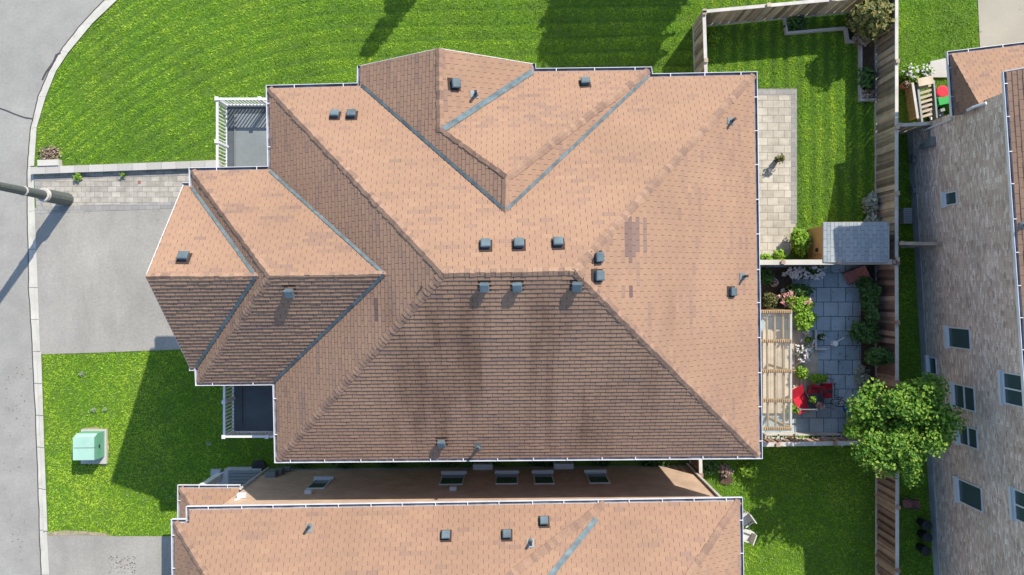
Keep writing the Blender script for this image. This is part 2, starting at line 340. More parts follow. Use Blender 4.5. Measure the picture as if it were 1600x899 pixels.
# ---------------------------------------------------------------- roof builders
COURSE, TAB = .143, .33
def clip(poly, ax, val, keep_gt):
    out = []; n = len(poly)
    for i in range(n):
        a, b = poly[i], poly[(i + 1) % n]
        ia = (a[ax] >= val) if keep_gt else (a[ax] <= val); ib = (b[ax] >= val) if keep_gt else (b[ax] <= val)
        if ia: out.append(a)
        if ia != ib:
            t = (val - a[ax]) / (b[ax] - a[ax]); out.append((a[0] + (b[0] - a[0]) * t, a[1] + (b[1] - a[1]) * t))
    return out
def newell(p):
    n = Vector((0, 0, 0))
    for i in range(len(p)):
        a, b = p[i], p[(i + 1) % len(p)]
        n += Vector(((a.y - b.y) * (a.z + b.z), (a.z - b.z) * (a.x + b.x), (a.x - b.x) * (a.y + b.y)))
    n.normalize(); return n if n.z > 0 else -n
def shingles(mb, pts, seed=0, over=None, base=.55, lift=.013):
    jv = .35 if lift < .02 else .16; dk = .26 if lift < .02 else .15
    rr = random.Random(seed)
    pts = [Vector(p) for p in pts]
    n = newell(pts); e = Vector((0, 0, 1)).cross(n).normalized(); u = n.cross(e); u = u if u.z > 0 else -u
    o = pts[0]
    P2 = [((p - o).dot(e), (p - o).dot(u)) for p in pts]
    cq = sum(pts, Vector()) / len(pts); mb.face([p - n * ((p - cq).dot(n) + .002) for p in pts], 1, 0)
    bmin = min(q[1] for q in P2); bmax = max(q[1] for q in P2); amin = min(q[0] for q in P2)
    k = 0; b0 = bmin - .0001
    # real height at (a,b): best plane, corrected by nothing (small non planarity is hidden by caps)
    cm = sum((p for p in pts), Vector()) / len(pts); off = (cm - o).dot(n)
    run = 0; rv = base; drift = rr.random() * 3
    while b0 < bmax:
        strip = clip(clip(P2, 1, b0, True), 1, b0 + COURSE, False)
        if len(strip) >= 3:
            a0 = min(q[0] for q in strip); a1 = max(q[0] for q in strip)
            s = math.floor((a0 - amin) / TAB) * TAB + amin - (k % 2) * TAB * .5 - rr.random() * .02
            while s < a1:
                if run <= 0:
                    run = rr.choice((1, 1, 2, 2, 3)); q = rr.random()
                    rv = base + rr.uniform(-.08, .12) if q > dk else base - rr.uniform(.08, .24)
                run -= 1
                pc = clip(clip(strip, 0, s + .005, True), 0, s + TAB - .005, False)
                if len(pc) >= 3:
                    lf = lift * rr.uniform(1 - jv, 1 + jv); lf2 = lf * rr.uniform(.92, 1.08)
                    def up(q):
                        t = (q[0] - s) / TAB; l = lf * (1 - t) + lf2 * t
                        return o + e * q[0] + u * q[1] + n * (off + l * (1 - (q[1] - b0) / COURSE) + .001)
                    sh = min(1, max(0, rv + rr.uniform(-.09, .09)))
                    w3 = [up(q) for q in pc]
                    if over:
                        c = sum(w3, Vector()) / len(w3); kk = (HC - c.z) / F
                        sh = over(800 + c.x / kk, 449.5 - c.y / kk, sh)
                    mb.face(w3, 0, sh)
                    lo = [q for q in pc if abs(q[1] - b0) < 1e-4]
                    if len(lo) >= 2:
                        x0, x1 = min(lo), max(lo)
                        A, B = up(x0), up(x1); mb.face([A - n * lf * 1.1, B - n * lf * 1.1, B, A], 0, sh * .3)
                s += TAB
        b0 += COURSE; k += 1
def perp(p, p0, d): v = p - p0; v = v - d * v.dot(d); return v.normalized()
def caps(mb, p0, p1, f0, f1, wd=.13, lift=.014):
    """ridge/hip cap shingles from p0 (low) to p1, f0/f1 = points lying on each side face"""
    p0, p1, f0, f1 = map(Vector, (p0, p1, f0, f1)); d = (p1 - p0); L = d.length; d.normalize()
    s0, s1 = perp(f0, p0, d), perp(f1, p0, d); up = Vector((0, 0, 1))
    up = (up - d * up.dot(d)).normalized(); t = 0; Z = up * .018
    while t < L:
        a = p0 + d * t; b = p0 + d * min(L, t + .19); l0 = up * (lift + random.uniform(0, .012)); l1 = up * .004
        w0 = wd * random.uniform(.93, 1.07); sh = random.random()
        j = d.cross(up) * random.uniform(-.012, .012)
        A, B = a + Z + l0 + j, b + Z + l1 + j
        for s_, flip in ((s0, 0), (s1, 1)):
            q = [A, B, B + s_ * w0, A + s_ * w0]; mb.face(q[::-1] if flip else q, 0, sh)
            q = [A, A + s_ * w0, A + s_ * w0 - l0 * 1.3, A - l0 * 1.3]; mb.face(q[::-1] if flip else q, 0, sh * .7)
            q = [A + s_ * w0, B + s_ * w0, B + s_ * w0 - up * .02, A + s_ * w0 - up * .03]; mb.face(q[::-1] if flip else q, 0, sh * .7)
        t += .143
def valley(mb, p0, p1, f0, f1, wd=.1, lift=.045):
    p0, p1, f0, f1 = map(Vector, (p0, p1, f0, f1)); d = (p1 - p0).normalized()
    up = Vector((0, 0, 1)); Z = up * lift
    for f, fl in ((f0, 0), (f1, 1)):
        s = perp(f, p0, d); q = [p0 + Z, p1 + Z, p1 + Z + s * wd, p0 + Z + s * wd]; mb.face(q[::-1] if fl else q)
def offset_path(pts, dist, closed=False):
    """offset a 2D polyline to its left by dist"""
    out = []; n = len(pts)
    for i in range(n):
        a = Vector(pts[i - 1][:2]) if (i > 0 or closed) else None; b = Vector(pts[i][:2]); c = Vector(pts[(i + 1) % n][:2]) if (i < n - 1 or closed) else None
        ns = []
        for p, q in ((a, b), (b, c)):
            if p is not None and q is not None:
                d = (q - p).normalized(); ns.append(Vector((-d.y, d.x)))
        if len(ns) == 1: o = ns[0] * dist
        else:
            m = (ns[0] + ns[1]); m = m / max(.3, m.length_squared / 2) if m.length > 1e-6 else ns[0]; o = m * dist
        out.append(b + o)
    return out
def gutter(pts, z, parent, wd=.115, hang=1.05):
    """U-shaped gutter whose inner side lies on pts (outside is on the left of the path)"""
    mb = MB(); ds = [0, .012, wd - .014, wd]; A = [offset_path(pts, d_) for d_ in ds]
    z0, z1 = z - .11, z + .012
    for i in range(len(pts) - 1):
        for (j, za, k, zb, m) in ((0, z1 - .03, 1, z1 - .03, 0), (1, z1 - .03, 1, z0 + .05, 1), (1, z0 + .05, 2, z0 + .05, 1), (2, z0 + .05, 2, z1, 0), (2, z1, 3, z1, 0), (3, z1, 3, z0, 0), (3, z0, 0, z0, 0)):
            p = A[j]; q = A[k]
            mb.face([(*p[i], za), (*p[i + 1], za), (*q[i + 1], zb), (*q[i], zb)], m)
        # end caps and hangers
    for i in (0, len(pts) - 1):
        mb.face([(*A[0][i], z0), (*A[3][i], z0), (*A[3][i], z1), (*A[0][i], z1)], 0)
    for i in range(len(pts) - 1):
        a, b = A[0][i], A[0][i + 1]; c, d = A[3][i], A[3][i + 1]; L = (b - a).length; n = int(L / hang)
        for j in range(n):
            t = (j + .6) / max(1, n) + random.uniform(-.05, .05) / max(1, n); p = a.lerp(b, t); dn = (b - a).normalized(); q = p + Vector((-dn.y, dn.x)) * (wd - .006)
            mb.bar((*p, z1 + .004), (*q, z1 + .004), .024, .012, 0)
    return mb.build('gutter', [M['white'], M['gutin']], parent)
def orient(n, up):          # matrix with local z = n and local y = up-slope
    x = up.cross(n).normalized(); y = n.cross(x).normalized(); return Matrix((x, y, n)).transposed().to_4x4()
vent_me = pipe_me = None
def add_vent(px, py, face, parent, s=1.0, yaw=0):
    """square roof vent whose centre is seen at pixel px,py on the roof plane through face"""
    global vent_me
    n = newell(face); p = hit(px, py, face[0], n)
    e = Vector((0, 0, 1)).cross(n).normalized(); u = n.cross(e); u = u if u.z > 0 else -u
    if vent_me is None:
        mb = MB(); a = .15
        mb.box((0, .02, .016), (.42, .46, .012), m=1)
        b = [(-a + .02, -a + .02), (a - .02, -a + .02), (a - .02, a - .02), (-a + .02, a - .02)]
        for i in range(4): mb.wall(b[i], b[(i + 1) % 4], .02, .16)
        t = [(-a, -a), (a, -a), (a, a), (-a, a)]
        lo = [(x * 1.05, y * 1.05, .13) for x, y in t]; mid = [(x * 1.05, y * 1.05, .175) for x, y in t]; hi = [(x * .85, y * .85, .20) for x, y in t]
        mb.face(lo[::-1]); mb.face(hi)
        for i in range(4):
            j = (i + 1) % 4; mb.face([lo[i], lo[j], mid[j], mid[i]]); mb.face([mid[i], mid[j], hi[j], hi[i]])
        o = mb.build('roof_vent', [M['vent'], M['under']]); vent_me = o.data; bpy.data.objects.remove(o)
    o = bpy.data.objects.new('roof_vent', vent_me); col.objects.link(o); o.parent = parent
    o.matrix_local = Matrix.Translation(p - OFF[parent]) @ orient(n, u) @ Matrix.Rotation(R(yaw), 4, 'Z') @ Matrix.Diagonal((s, s, s, 1))
    return o
def hit(px, py, p0, n):
    c = Vector((0, 0, HC)); d = Vector(((px - 800) / F, (449.5 - py) / F, -1)); t = (p0 - c).dot(n) / d.dot(n); return c + d * t
def add_pipe(px, py, face, parent, h=.38, r=.045):
    n = newell(face); p = hit(px, py, face[0], n); e = Vector((0, 0, 1)).cross(n).normalized(); u = n.cross(e); u = u if u.z > 0 else -u
    mb = MB(); mb.tube([p, p + Vector((0, 0, h))], r, 12, 0)
    if h > .2: mb.tube([p - n * .02, p + Vector((0, 0, .12))], [.09, .055], 12, 1)
    Mx = Matrix((e, u, n)).transposed()
    if h > .2: mb.box(p + n * .024 + u * .08, (.22, .28, .008), Mx, 1)
    return mb.build('vent_pipe', [M['pipe'], M['lead']], parent)
def window(root, a, dirv, nrm, s0, s1, z0, z1, panes=1, sill=True):
    """window on a vertical wall: a = wall origin (2D), dirv along, nrm outward"""
    a = Vector(a[:2]); d = Vector(dirv[:2]); n = Vector(nrm[:2])
    Mx = Matrix(((d.x, n.x, 0), (d.y, n.y, 0), (0, 0, 1)))
    def bx(mb, s, z, w_, h_, o, t, m=None): c = a + d * s + n * o; mb.box((c.x, c.y, z), (w_, t, h_), Mx, m)
    fr = MB(); f = .042; mid = (s0 + s1) / 2; zm = (z0 + z1) / 2; o, t = .012, .05
    bx(fr, s0 + f / 2, zm, f, z1 - z0, o, t); bx(fr, s1 - f / 2, zm, f, z1 - z0, o, t)
    bx(fr, mid, z0 + f / 2, s1 - s0 - 2 * f, f, o, t); bx(fr, mid, z1 - f / 2, s1 - s0 - 2 * f, f, o, t)
    for i in range(1, panes): bx(fr, s0 + (s1 - s0) * i / panes, zm, .05, z1 - z0 - 2 * f, o, t)
    if panes < 0: bx(fr, mid, zm, s1 - s0 - 2 * f, .05, o, t)
    w_ = fr.build('window', M['winframe'], root)
    g = MB(); bx(g, mid, zm, s1 - s0 - .06, z1 - z0 - .06, -.005, .02); g.build('pane', M['glass'], w_)
    if sill:
        g = MB(); bx(g, mid, z0 - .07, s1 - s0 + .10, .13, .06, .15); g.build('sill', M['winframe'], w_)
    return w_
def railing(root, pts, z, h=.95, posts=True):
    """white balustrade along pts (world 2D) standing on height z"""
    r = MB()
    for i in range(len(pts) - 1):
        a, b = pts[i], pts[i + 1]
        r.bar((*a, z + h), (*b, z + h), .075, .055); r.bar((*a, z + .1), (*b, z + .1), .05, .04)
    ro = r.build('railing', M['white'], root)
    for i in range(len(pts) - 1):
        a, b = Vector(pts[i]), Vector(pts[i + 1]); L = (b - a).length; n = int(L / .125); ang = math.atan2((b - a).y, (b - a).x)
        for j in range(1, n):
            p = a.lerp(b, j / n); q = MB(); q.box((p.x, p.y, z + h / 2 + .03), (.035, .035, h - .1), ang); q.build('baluster', M['white'], ro)
        k = max(1, round(L / 1.5))
        for j in range(k + 1):
            if j == 0 and i > 0: continue
            p = a.lerp(b, j / k); q = MB(); q.box((p.x, p.y, z + h / 2 + .03), (.09, .09, h + .06), ang); q.box((p.x, p.y, z + h + .075), (.13, .13, .03), ang); q.build('post', M['white'], ro)
    return ro

# ---------------------------------------------------------------- the big corner house
E = 6.5
def V(px, py, h=E): return P(px, py, h)
# roof corners: pixel and height, solved so that every roof face is planar
NW = V(420.99, 138.69, 6.5016)
NE = V(1177.95, 117.43, 6.5095)
SE = V(1186.00, 711.79, 6.4987)
SW = V(434.16, 718.21, 6.5004)
RW = V(693.02, 427.41, 10.5856)
RE = V(898.03, 423.57, 10.6095)
Q = V(423.49, 265.38, 6.4949)
K = V(431.39, 596.49, 6.5006)
Lc = V(310.49, 597.54, 6.5048)
Pc = V(300.67, 267.60, 6.4984)
RP = V(422.00, 431.25, 9.3809)
RB = V(604.93, 428.75, 9.3896)
RG = V(403.99, 432.00, 8.9807)
AG = V(228.00, 432.00, 9.0123)
oG = V(286.00, 290.95, 6.5001)
nG = V(297.00, 574.01, 6.5000)
oI = V(301.32, 291.04, 6.4984)
nI = V(309.52, 573.98, 6.4978)
bN = V(563.02, 134.91, 6.5062)
cN = V(563.52, 102.99, 6.5033)
AN = V(686.07, 76.00, 8.1673)
dN = V(831.61, 100.02, 6.4969)
d2N = V(832.41, 112.52, 6.4955)
GR = V(687.86, 206.64, 8.2259)
PK = V(789.67, 279.75, 9.4626)
T = V(789.82, 333.02, 9.4773)
fN = V(1013.53, 110.09, 6.5015)
G = V(1014.51, 120.97, 6.4911)
base = Vector((0, 0, 0))
house = empty('brick_house', base, 'large central house under a complex brown shingle roof with hips, gables and valleys', 'house')
faces = dict(
    west=[NW, Q, RB, K, SW, RW], south=[SW, SE, RE, RW], east=[SE, NE, RE], north=[NW, RW, RE, NE, G, T, bN],
    pw=[cN, bN, T, PK, GR, AN], pge=[AN, GR, d2N, dN], pn=[GR, PK, fN, d2N], pe=[PK, T, G, fN],
    bn=[Pc, RP, RB, Q], bw=[Pc, oI, RG, nI, Lc, RP], bs=[Lc, K, RB, RP], gn=[oG, AG, RG, oI], gs=[AG, nG, nI, RG])
def over_east(x, y, s):
    if 977 < x < 985 and 345 < y < 403: return .1
    if 988 < x < 999 and 345 < y < 400: return .16
    if 1004 < x < 1009 and 345 < y < 400 and y % 9 > 4: return .2
    if 984 < x < 990 and 447 < y < 464: return 0.0
    return s
def over_west(x, y, s): return .02 if 584 < x < 589 and 460 < y < 510 else s
over = dict(east=over_east, west=over_west)
bases = dict(east=.62, north=.62)
mb = MB()
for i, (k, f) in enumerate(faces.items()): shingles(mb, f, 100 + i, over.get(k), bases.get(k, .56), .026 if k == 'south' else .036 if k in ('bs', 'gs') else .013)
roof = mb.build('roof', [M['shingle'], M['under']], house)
mid = lambda k: sum(faces[k], Vector()) / len(faces[k])
for (a, b, f0, f1) in ((NW, RW, 'west', 'north'), (SW, RW, 'west', 'south'), (SE, RE, 'east', 'south'), (NE, RE, 'east', 'north'), (RW, RE, 'north', 'south'),
                       (Pc, RP, 'bn', 'bw'), (Lc, RP, 'bw', 'bs'), (RP, RB, 'bn', 'bs'), (AG, RG, 'gn', 'gs'), (AN, GR, 'pw', 'pge'), (GR, PK, 'pw', 'pn'),
                       (fN, PK, 'pn', 'pe'), (PK, T, 'pw', 'pe')):
    m_ = MB(); caps(m_, a, b, mid(f0), mid(f1)); m_.build('ridge_cap', M['cap'], roof)
for (a, b, f0, f1) in ((Q, RB, 'bn', 'west'), (K, RB, 'bs', 'west'), (oI, RG, 'gn', 'bw'), (nI, RG, 'gs', 'bw'), (bN, T, 'pw', 'north'), (G, T, 'pe', 'north'), (d2N, GR, 'pge', 'pn')):
    m_ = MB(); valley(m_, a + (b - a) * .004, a + (b - a) * .985, mid(f0), mid(f1), .1, .055 if f0 in ('bs', 'gs') else .04); m_.build('valley_flashing', M['valley'], roof)
g1 = [oI + Vector((0, .0, 0)), Pc, Q, NW, bN, cN]; g2 = [dN, d2N, fN, G, NE, SE, SW, K, Lc, nI]
gutter([(p.x, p.y) for p in g1], E, house); gutter([(p.x, p.y) for p in g2], E, house)
gutter([(oG.x - .03, oG.y), (oI.x - .13, oI.y)], E, house); gutter([(nI.x - .14, nI.y), (nG.x - .03, nG.y)], E, house)
# rake boards on the two gables, soffit, walls
for a, b in ((cN, AN), (AN, dN)):
    mb = MB(); d = Vector((0, .008, -.09)); mb.bar(a + d, b + d, .02, .15); mb.build('rake_board', M['white'], house)
for a, b in ((oG, AG), (AG, nG)):
    mb = MB(); d = Vector((-.008, 0, -.09)); mb.bar(a + d, b + d, .02, .15); mb.build('rake_board', M['white'], house)
outline = [oG, oI, Pc, Q, NW, bN, cN, dN, d2N, fN, G, NE, SE, SW, K, Lc, nI, nG]
mb = MB(); mb.face([(p.x, p.y, E - .125) for p in outline]); mb.build('soffit', M['soffit'], house)
wl = [Pc, Q, NW, bN, cN, V(1014, 108), V(1014, 119), NE, SE, SW, K, Lc]
wi = offset_path([(p.x, p.y) for p in wl], -.42, True)
mb = MB()
for i in range(len(wi)): mb.wall(wi[(i + 1) % len(wi)], wi[i], .45, E - .13)
for a, ap, b in ((cN, AN, dN), (oG, AG, nG)):
    o_ = Vector((0, -.3, 0)) if a is cN else Vector((.3, 0, 0))
    mb.face([a + o_, ap + o_ + Vector((0, 0, -.1)), b + o_])
mb.build('wall', M['brick'], house)
mb = MB()
for i in range(len(wi)): mb.wall(wi[(i + 1) % len(wi)], wi[i], -.1, .45)
mb.build('foundation', M['foundation'], house)
for px, py, k in ((524, 181, 'north'), (550, 181, 'north'), (710, 132, 'pge'), (914, 131, 'pn'), (759, 384, 'north'), (811, 383, 'north'), (872, 381, 'north'),
                  (933, 402, 'east'), (933, 431, 'east'), (1142, 456, 'east'), (757, 446, 'south'), (808, 446, 'south'), (901, 445, 'south'), (690, 691, 'south'), (453, 455, 'bs')):
    add_vent(px, py, faces[k], roof, random.uniform(.82, .92), random.uniform(-4, 4))
add_vent(288, 404, faces['gn'], roof, .95)
for px, py, k in ((744, 148, 'pge'), (1143, 190, 'east'), (1162, 432, 'east'), (747, 700, 'south'), (659, 449, 'west')):
    add_pipe(px, py, faces[k], roof, .12 if px == 659 else .4, .03 if px == 659 else .045)
# a few windows on the walls under the eaves
def hwin(i, s0, s1, z0, z1, panes=2):
    a, b = wi[i], wi[(i + 1) % len(wi)]; d = (b - a).normalized(); window(house, a, d, Vector((-d.y, d.x)), s0, s1, z0, z1, panes)
for i in range(len(wi)):
    L = (wi[(i + 1) % len(wi)] - wi[i]).length
    if L > 3.4 and i in (2, 5, 7, 8):
        k = int(L / 3.2)
        for j in range(k):
            c = L * (j + .5) / k
            hwin(i, c - .55, c + .55, 4.0, 5.5); hwin(i, c - .6, c + .6, 1.3, 2.8)
a, b = wi[-1], wi[0]; d = (b - a).normalized(); nn = Vector((-d.y, d.x)); L = (b - a).length
for j in range(2):
    mb = MB(); c = a + d * (L * (.27 + .46 * j)); ang = math.atan2(d.y, d.x); mb.box((*(c + nn * .03), 1.1), (2.5, .06, 2.2), ang)
    for z_ in (.55, 1.1, 1.65): mb.box((*(c + nn * .065), z_), (2.4, .012, .04), ang)
    mb.build('garage_door', M['winframe'], house)
# balconies over the porches
DZ = 3.3
def balcony(c0, c1, parent, mainm):
    """c0,c1 opposite corners (2D) of the floor"""
    x0, x1 = sorted((c0[0], c1[0])); y0, y1 = sorted((c0[1], c1[1]))
    mb = MB(); mb.prism([(x0, y0), (x1, y0), (x1, y1), (x0, y1)], DZ - .3, DZ, 0)
    o = mb.build('balcony_floor', [M['membrane_dark']], parent)
    mb = MB(); mb.face([(x0 + .36, y0 + .36, DZ + .004), (x1, y0 + .36, DZ + .004), (x1, y1 - .36, DZ + .004), (x0 + .36, y1 - .36, DZ + .004)])
    mb.box((x0 + .34, (y0 + y1) / 2, DZ + .02), (.035, y1 - y0 - .68, .05), m=0); mb.build('membrane', M[mainm], o)
    for x, y in ((x0 + .2, y0 + .2), (x0 + .2, y1 - .2)):
        mb = MB(); mb.box((x, y, (DZ - .3) / 2), (.22, .22, DZ - .3)); mb.build('porch_column', M['white'], parent)
    return x0, y0, x1, y1
cr = P(339, 154.5, DZ + .98); xe = wi[2].x + .05; ys = P(337, 262, DZ + .98).y - .6
x0, y0, x1, y1 = balcony((cr.x - .05, ys), (xe, cr.y + .05), house, 'membrane')
railing(house, [(cr.x, ys), (cr.x, cr.y), (xe, cr.y)], DZ)
cr = P(350, 682.5, DZ + .98); xe = wi[-3].x + .05; yn = P(350, 601, DZ + .98).y + .6
balcony((cr.x - .05, cr.y - .05), (xe, yn), house, 'membrane_dark')  # shade over this balcony is put into its darker floor colour
railing(house, [(cr.x, yn), (cr.x, cr.y), (xe, cr.y)], DZ)

# ---------------------------------------------------------------- the neighbour house along the bottom
nh = empty('neighbour_house', (0, -9, 0), 'house cut off by the bottom edge, its shaded tan brick side wall showing', 'house')
n0, n1 = V(296, 797), V(1155, 783)
ed = (n1 - n0).normalized(); sd = Vector((ed.y, -ed.x, 0))
Wd = (n1 - n0).length
def nA(a, b, pit=.68): p = n0 + ed * a + sd * b; p.z = E + pit * b; return p
def onA(px, py, pit=.68):
    n = Vector((-sd.x * pit, -sd.y * pit, 1)).normalized(); return hit(px, py, n0, n)
C0 = onA(273, 817); S0 = onA(296, 817)
H0 = onA(945, 788); Hd = Vector((-2.9, -1.76, 0)).normalized(); V0 = onA(932, 810, .62); Vd = Vector((-.72, -.70, 0))
def along(p, d, bmax, pit):
    b0 = (p - n0).dot(sd); k = (bmax - b0) / d.dot(sd); q = p + d * k; q.z = E + pit * bmax; return q
H2 = along(H0, Hd, 6, .68); V2 = along(V0, Vd, 6, .62)
RWn = nA(5.2, 6, .68); REn = nA(Wd - 6, 6, .62)
H0b = nA((H0 - n0).dot(ed), 0)
fA = [C0, RWn, H2, H0b, n0, S0]
fE = [H0b, H2, V2, V0]
fB = [H0b, V0, V2, REn, n1]
fW = [C0, nA(-.45, 12, 0), RWn]; fW[1].z = C0.z
e1 = nA(Wd, 12, 0); e1.z = E; fEast = [n1, REn, e1]
fS = [fW[1], e1, REn, V2, H2, RWn]
mb = MB()
for i, f in enumerate((fA, fE, fB, fW, fEast, fS)): [shingles(mb, t_, 300 + i, None, .63) for t_ in ([f] if f is not fE else [[H0b, H2, V2], [H0b, V2, V0]])]
nroof = mb.build('roof', [M['shingle'], M['under']], nh)
cen = lambda f: sum(f, Vector()) / len(f)
for a, b, f0, f1 in ((C0, RWn, fA, fW), (n1, REn, fB, fEast), (H0b, H2, fA, fE)):
    m_ = MB(); caps(m_, a, b, cen(f0), cen(f1)); m_.build('ridge_cap', M['cap'], nroof)
m_ = MB(); valley(m_, V0, V2, cen(fE), cen(fB), .09, .035); m_.build('valley_flashing', M['valley'], nroof)
for px, py in ((697, 837), (792, 836), (850, 815)): add_vent(px, py, fA, nroof, .85)
add_pipe(484, 822, fA, nroof); add_pipe(829, 845, fA, nroof)
swc = fW[1]
gutter([(swc.x, swc.y), (C0.x, C0.y), (S0.x - .12, S0.y)], C0.z, nh); gutter([(n0.x, S0.y), (n0.x, n0.y), (n1.x, n1.y), (e1.x, e1.y)], E, nh)
mb = MB(); mb.face([(p.x, p.y, E - .125) for p in (C0, Vector((n0.x, C0.y, 0)), n0, n1, e1, swc)]); mb.build('soffit', M['soffit'], nh)
# walls: north wall base seen at y 731 (left) to 728 (right)
wA, wB = Vector(gp(383 + 62, 732.5)), Vector(gp(1076, 727)); wd_ = (wB - wA).normalized(); wn = Vector((-wd_.y, wd_.x))
wA = wB - wd_ * (wB.x + 9.99)
foot = [wA, wB, wB - wn * 11, wA - wn * 11]
mb = MB()
for i in range(4): mb.wall(foot[(i + 1) % 4], foot[i], .35, E - .12)
nwall = mb.build('wall', M['brick'], nh)
mb = MB()
for i in range(4): mb.wall(foot[(i + 1) % 4], foot[i], -.1, .35)
mb.build('foundation', M['foundation'], nh)
def on_wall(px, py, a, n):
    return hit(px, py, Vector((a.x, a.y, 0)), Vector((n.x, n.y, 0)))
for (xa, xb, ya, yb, pn) in ((492, 519, 750.5, 764, 1), (691, 727, 742, 758, 1), (775, 809, 741, 757, 1), (833, 863, 740.5, 757, 1), (915, 946, 740, 756, 1)):
    p = on_wall((xa + xb) / 2, ya, wA, wn); q = on_wall((xa + xb) / 2, yb, wA, wn)
    s = (Vector((p.x, p.y)) - wA).dot(wd_); hw = (xb - xa) / 2 * (HC - p.z) / F
    window(nh, wA, wd_, wn, s - hw, s + hw, p.z, q.z, 1)
for (px, py) in ((482, 771), (708, 766)):
    p = on_wall(px, py, wA, wn); mb = MB(); mb.box((p.x + wn.x * .06, p.y + wn.y * .06, p.z), (.24, .14, .2)); mb.build('wall_vent', M['winframe'], nh)
for px in (755, 880):
    p = on_wall(px, 730.5, wA, wn); mb = MB(); mb.box((p.x, p.y + .1, .25), (.8, .22, .5)); mb.build('window_well', M['winframe'], nh)
# downpipe at the east corner and the small corner porch roof on the west
mb = MB(); c_ = wB + wn * .06 - wd_ * .08; mb.box((c_.x, c_.y, 3.1), (.09, .07, 6.2)); mb.build('downpipe', M['rail_pale'], nh)
PZ = 3.2
pr = [V(282, 763, PZ), V(370, 763, PZ), V(282, 860, PZ)]
px1, py1 = pr[0].x, pr[0].y; pw = -9.99 - px1 - .12
pt = [Vector((px1, py1, PZ)), Vector((px1, py1 - 3.4, PZ)), Vector((px1 + 1.7, py1 - 1.7, PZ + 1.0)), Vector((px1 + pw, py1 - 1.7, PZ + 1.0)), Vector((px1 + pw, py1, PZ)), Vector((px1 + pw, py1 - 3.4, PZ))]
mb = MB(); shingles(mb, [pt[0], pt[2], pt[3], pt[4]], 400, None, .6); shingles(mb, [pt[0], pt[1], pt[2]], 401, None, .55); shingles(mb, [pt[1], pt[5], pt[3], pt[2]], 402, None, .55)
po = mb.build('porch_roof', [M['shingle'], M['under']], nh)
mb = MB(); caps(mb, pt[0], pt[2], pt[4], pt[1]); mb.build('ridge_cap', M['cap'], po)
gutter([(px1, py1 - 3.4), (px1, py1), (px1 + pw, py1)], PZ, nh)
mb = MB()
for x_, y_ in ((px1 + .3, py1 - .3), (px1 + .3, py1 - 3.0)): mb = MB(); mb.box((x_, y_, PZ / 2 - .05), (.25, .25, PZ - .1)); mb.build('porch_column', M['white'], nh)
mb = MB(); mb.face([(px1, py1, PZ - .1), (px1 + pw, py1, PZ - .1), (px1 + pw, py1 - 3.4, PZ - .1), (px1, py1 - 3.4, PZ - .1)]); mb.build('porch_ceiling', M['soffit'], nh)
mb = MB(); mb.tube([Vector((wA.x - .06, wA.y + .06, .1)), Vector((wA.x - .06, wA.y + .06, 3.3))], .05, 8); mb.build('downpipe', M['rail_pale'], nh)
mb = MB(); mb.tube([V(348, 802, 5.2), V(374, 778, 4.4)], .06, 8); mb.box(V(378, 774, 4.3), (.3, .16, .16)); mb.build('downpipe', M['white'], nh)
for px, py, sz in ((424, 745, (.42, .24, .34)), (436, 741, (.3, .2, .4)), (449, 737, (.24, .16, .24))):
    p = on_wall(px, py, wA, wn); mb = MB(); mb.box((p.x, p.y + .12, p.z), sz); mb.tube([(p.x, p.y + .1, p.z), (p.x + .1, p.y + .1, .1)], .025, 6); mb.build('meter_box', M['lead'], nh)

# ---------------------------------------------------------------- the stone house on the right
sh_ = empty('stone_house', (18, -2, 0), 'house on the right edge with a tall wall of mixed grey and brown stone', 'house')
E2 = 6.9
fx = lambda y: 16.78 - .060 * y       # wall line
ex = lambda y: 16.36 - .068 * y       # eave line
WT, WB = Vector((fx(6.5), 6.5)), Vector((fx(-15), -15)); sdv = (WB - WT).normalized(); snv = Vector((sdv.y, -sdv.x))
snv = snv if snv.x < 0 else -snv
mb = MB(); far = Vector((14, .9))
foot2 = [WT, WB, WB + far, WT + far]
mb.wall(foot2[0], foot2[1], .42, E2 - .1); mb.wall(foot2[3], foot2[0], .42, E2 - .1); mb.wall(foot2[1], foot2[2], .42, E2 - .1)
mb.build('wall', M['stone'], sh_)
mb = MB(); mb.wall(foot2[0] + snv * .03, foot2[1] + snv * .03, -.1, .42); mb.wall(foot2[3], foot2[0], -.1, .42)
mb.face([(*(WT + snv * .03), .42), (*(WB + snv * .03), .42), (*WB, .42), (*WT, .42)]); mb.build('foundation', M['foundation'], sh_)
r0, r1 = Vector((ex(6.95) + .03, 6.95, E2)), Vector((ex(-15.5), -15.5, E2)); up2 = Vector((6.2, .4, 4.2))
mb = MB(); fw = [r0, r1, r1 + up2, r0 + up2]; shingles(mb, fw, 500, None, .58); fe = [r0 + up2, r1 + up2, r1 + up2 + Vector((6.2, .4, -4.2)), r0 + up2 + Vector((6.2, .4, -4.2))]
shingles(mb, fe, 501, None, .58); sroof = mb.build('roof', [M['shingle'], M['under']], sh_)
m_ = MB(); caps(m_, r1 + up2, r0 + up2, r0, fe[2]); m_.build('ridge_cap', M['cap'], sroof)
gutter([(r1.x, r1.y), (r0.x, r0.y)], E2, sh_)
add_pipe(1597, 352, fw, sroof)
mb = MB(); d = Vector((0, .02, -.08)); mb.bar(r0 + d, r0 + up2 + d, .03, .17); mb.build('rake_board', M['white'], sh_)
mb = MB(); mb.face([(r0.x, r0.y, E2 - .12), (r1.x, r1.y, E2 - .12), (r1.x + 12, r1.y, E2 - .12), (r0.x + 12, r0.y, E2 - .12)]); mb.build('soffit', M['soffit'], sh_)
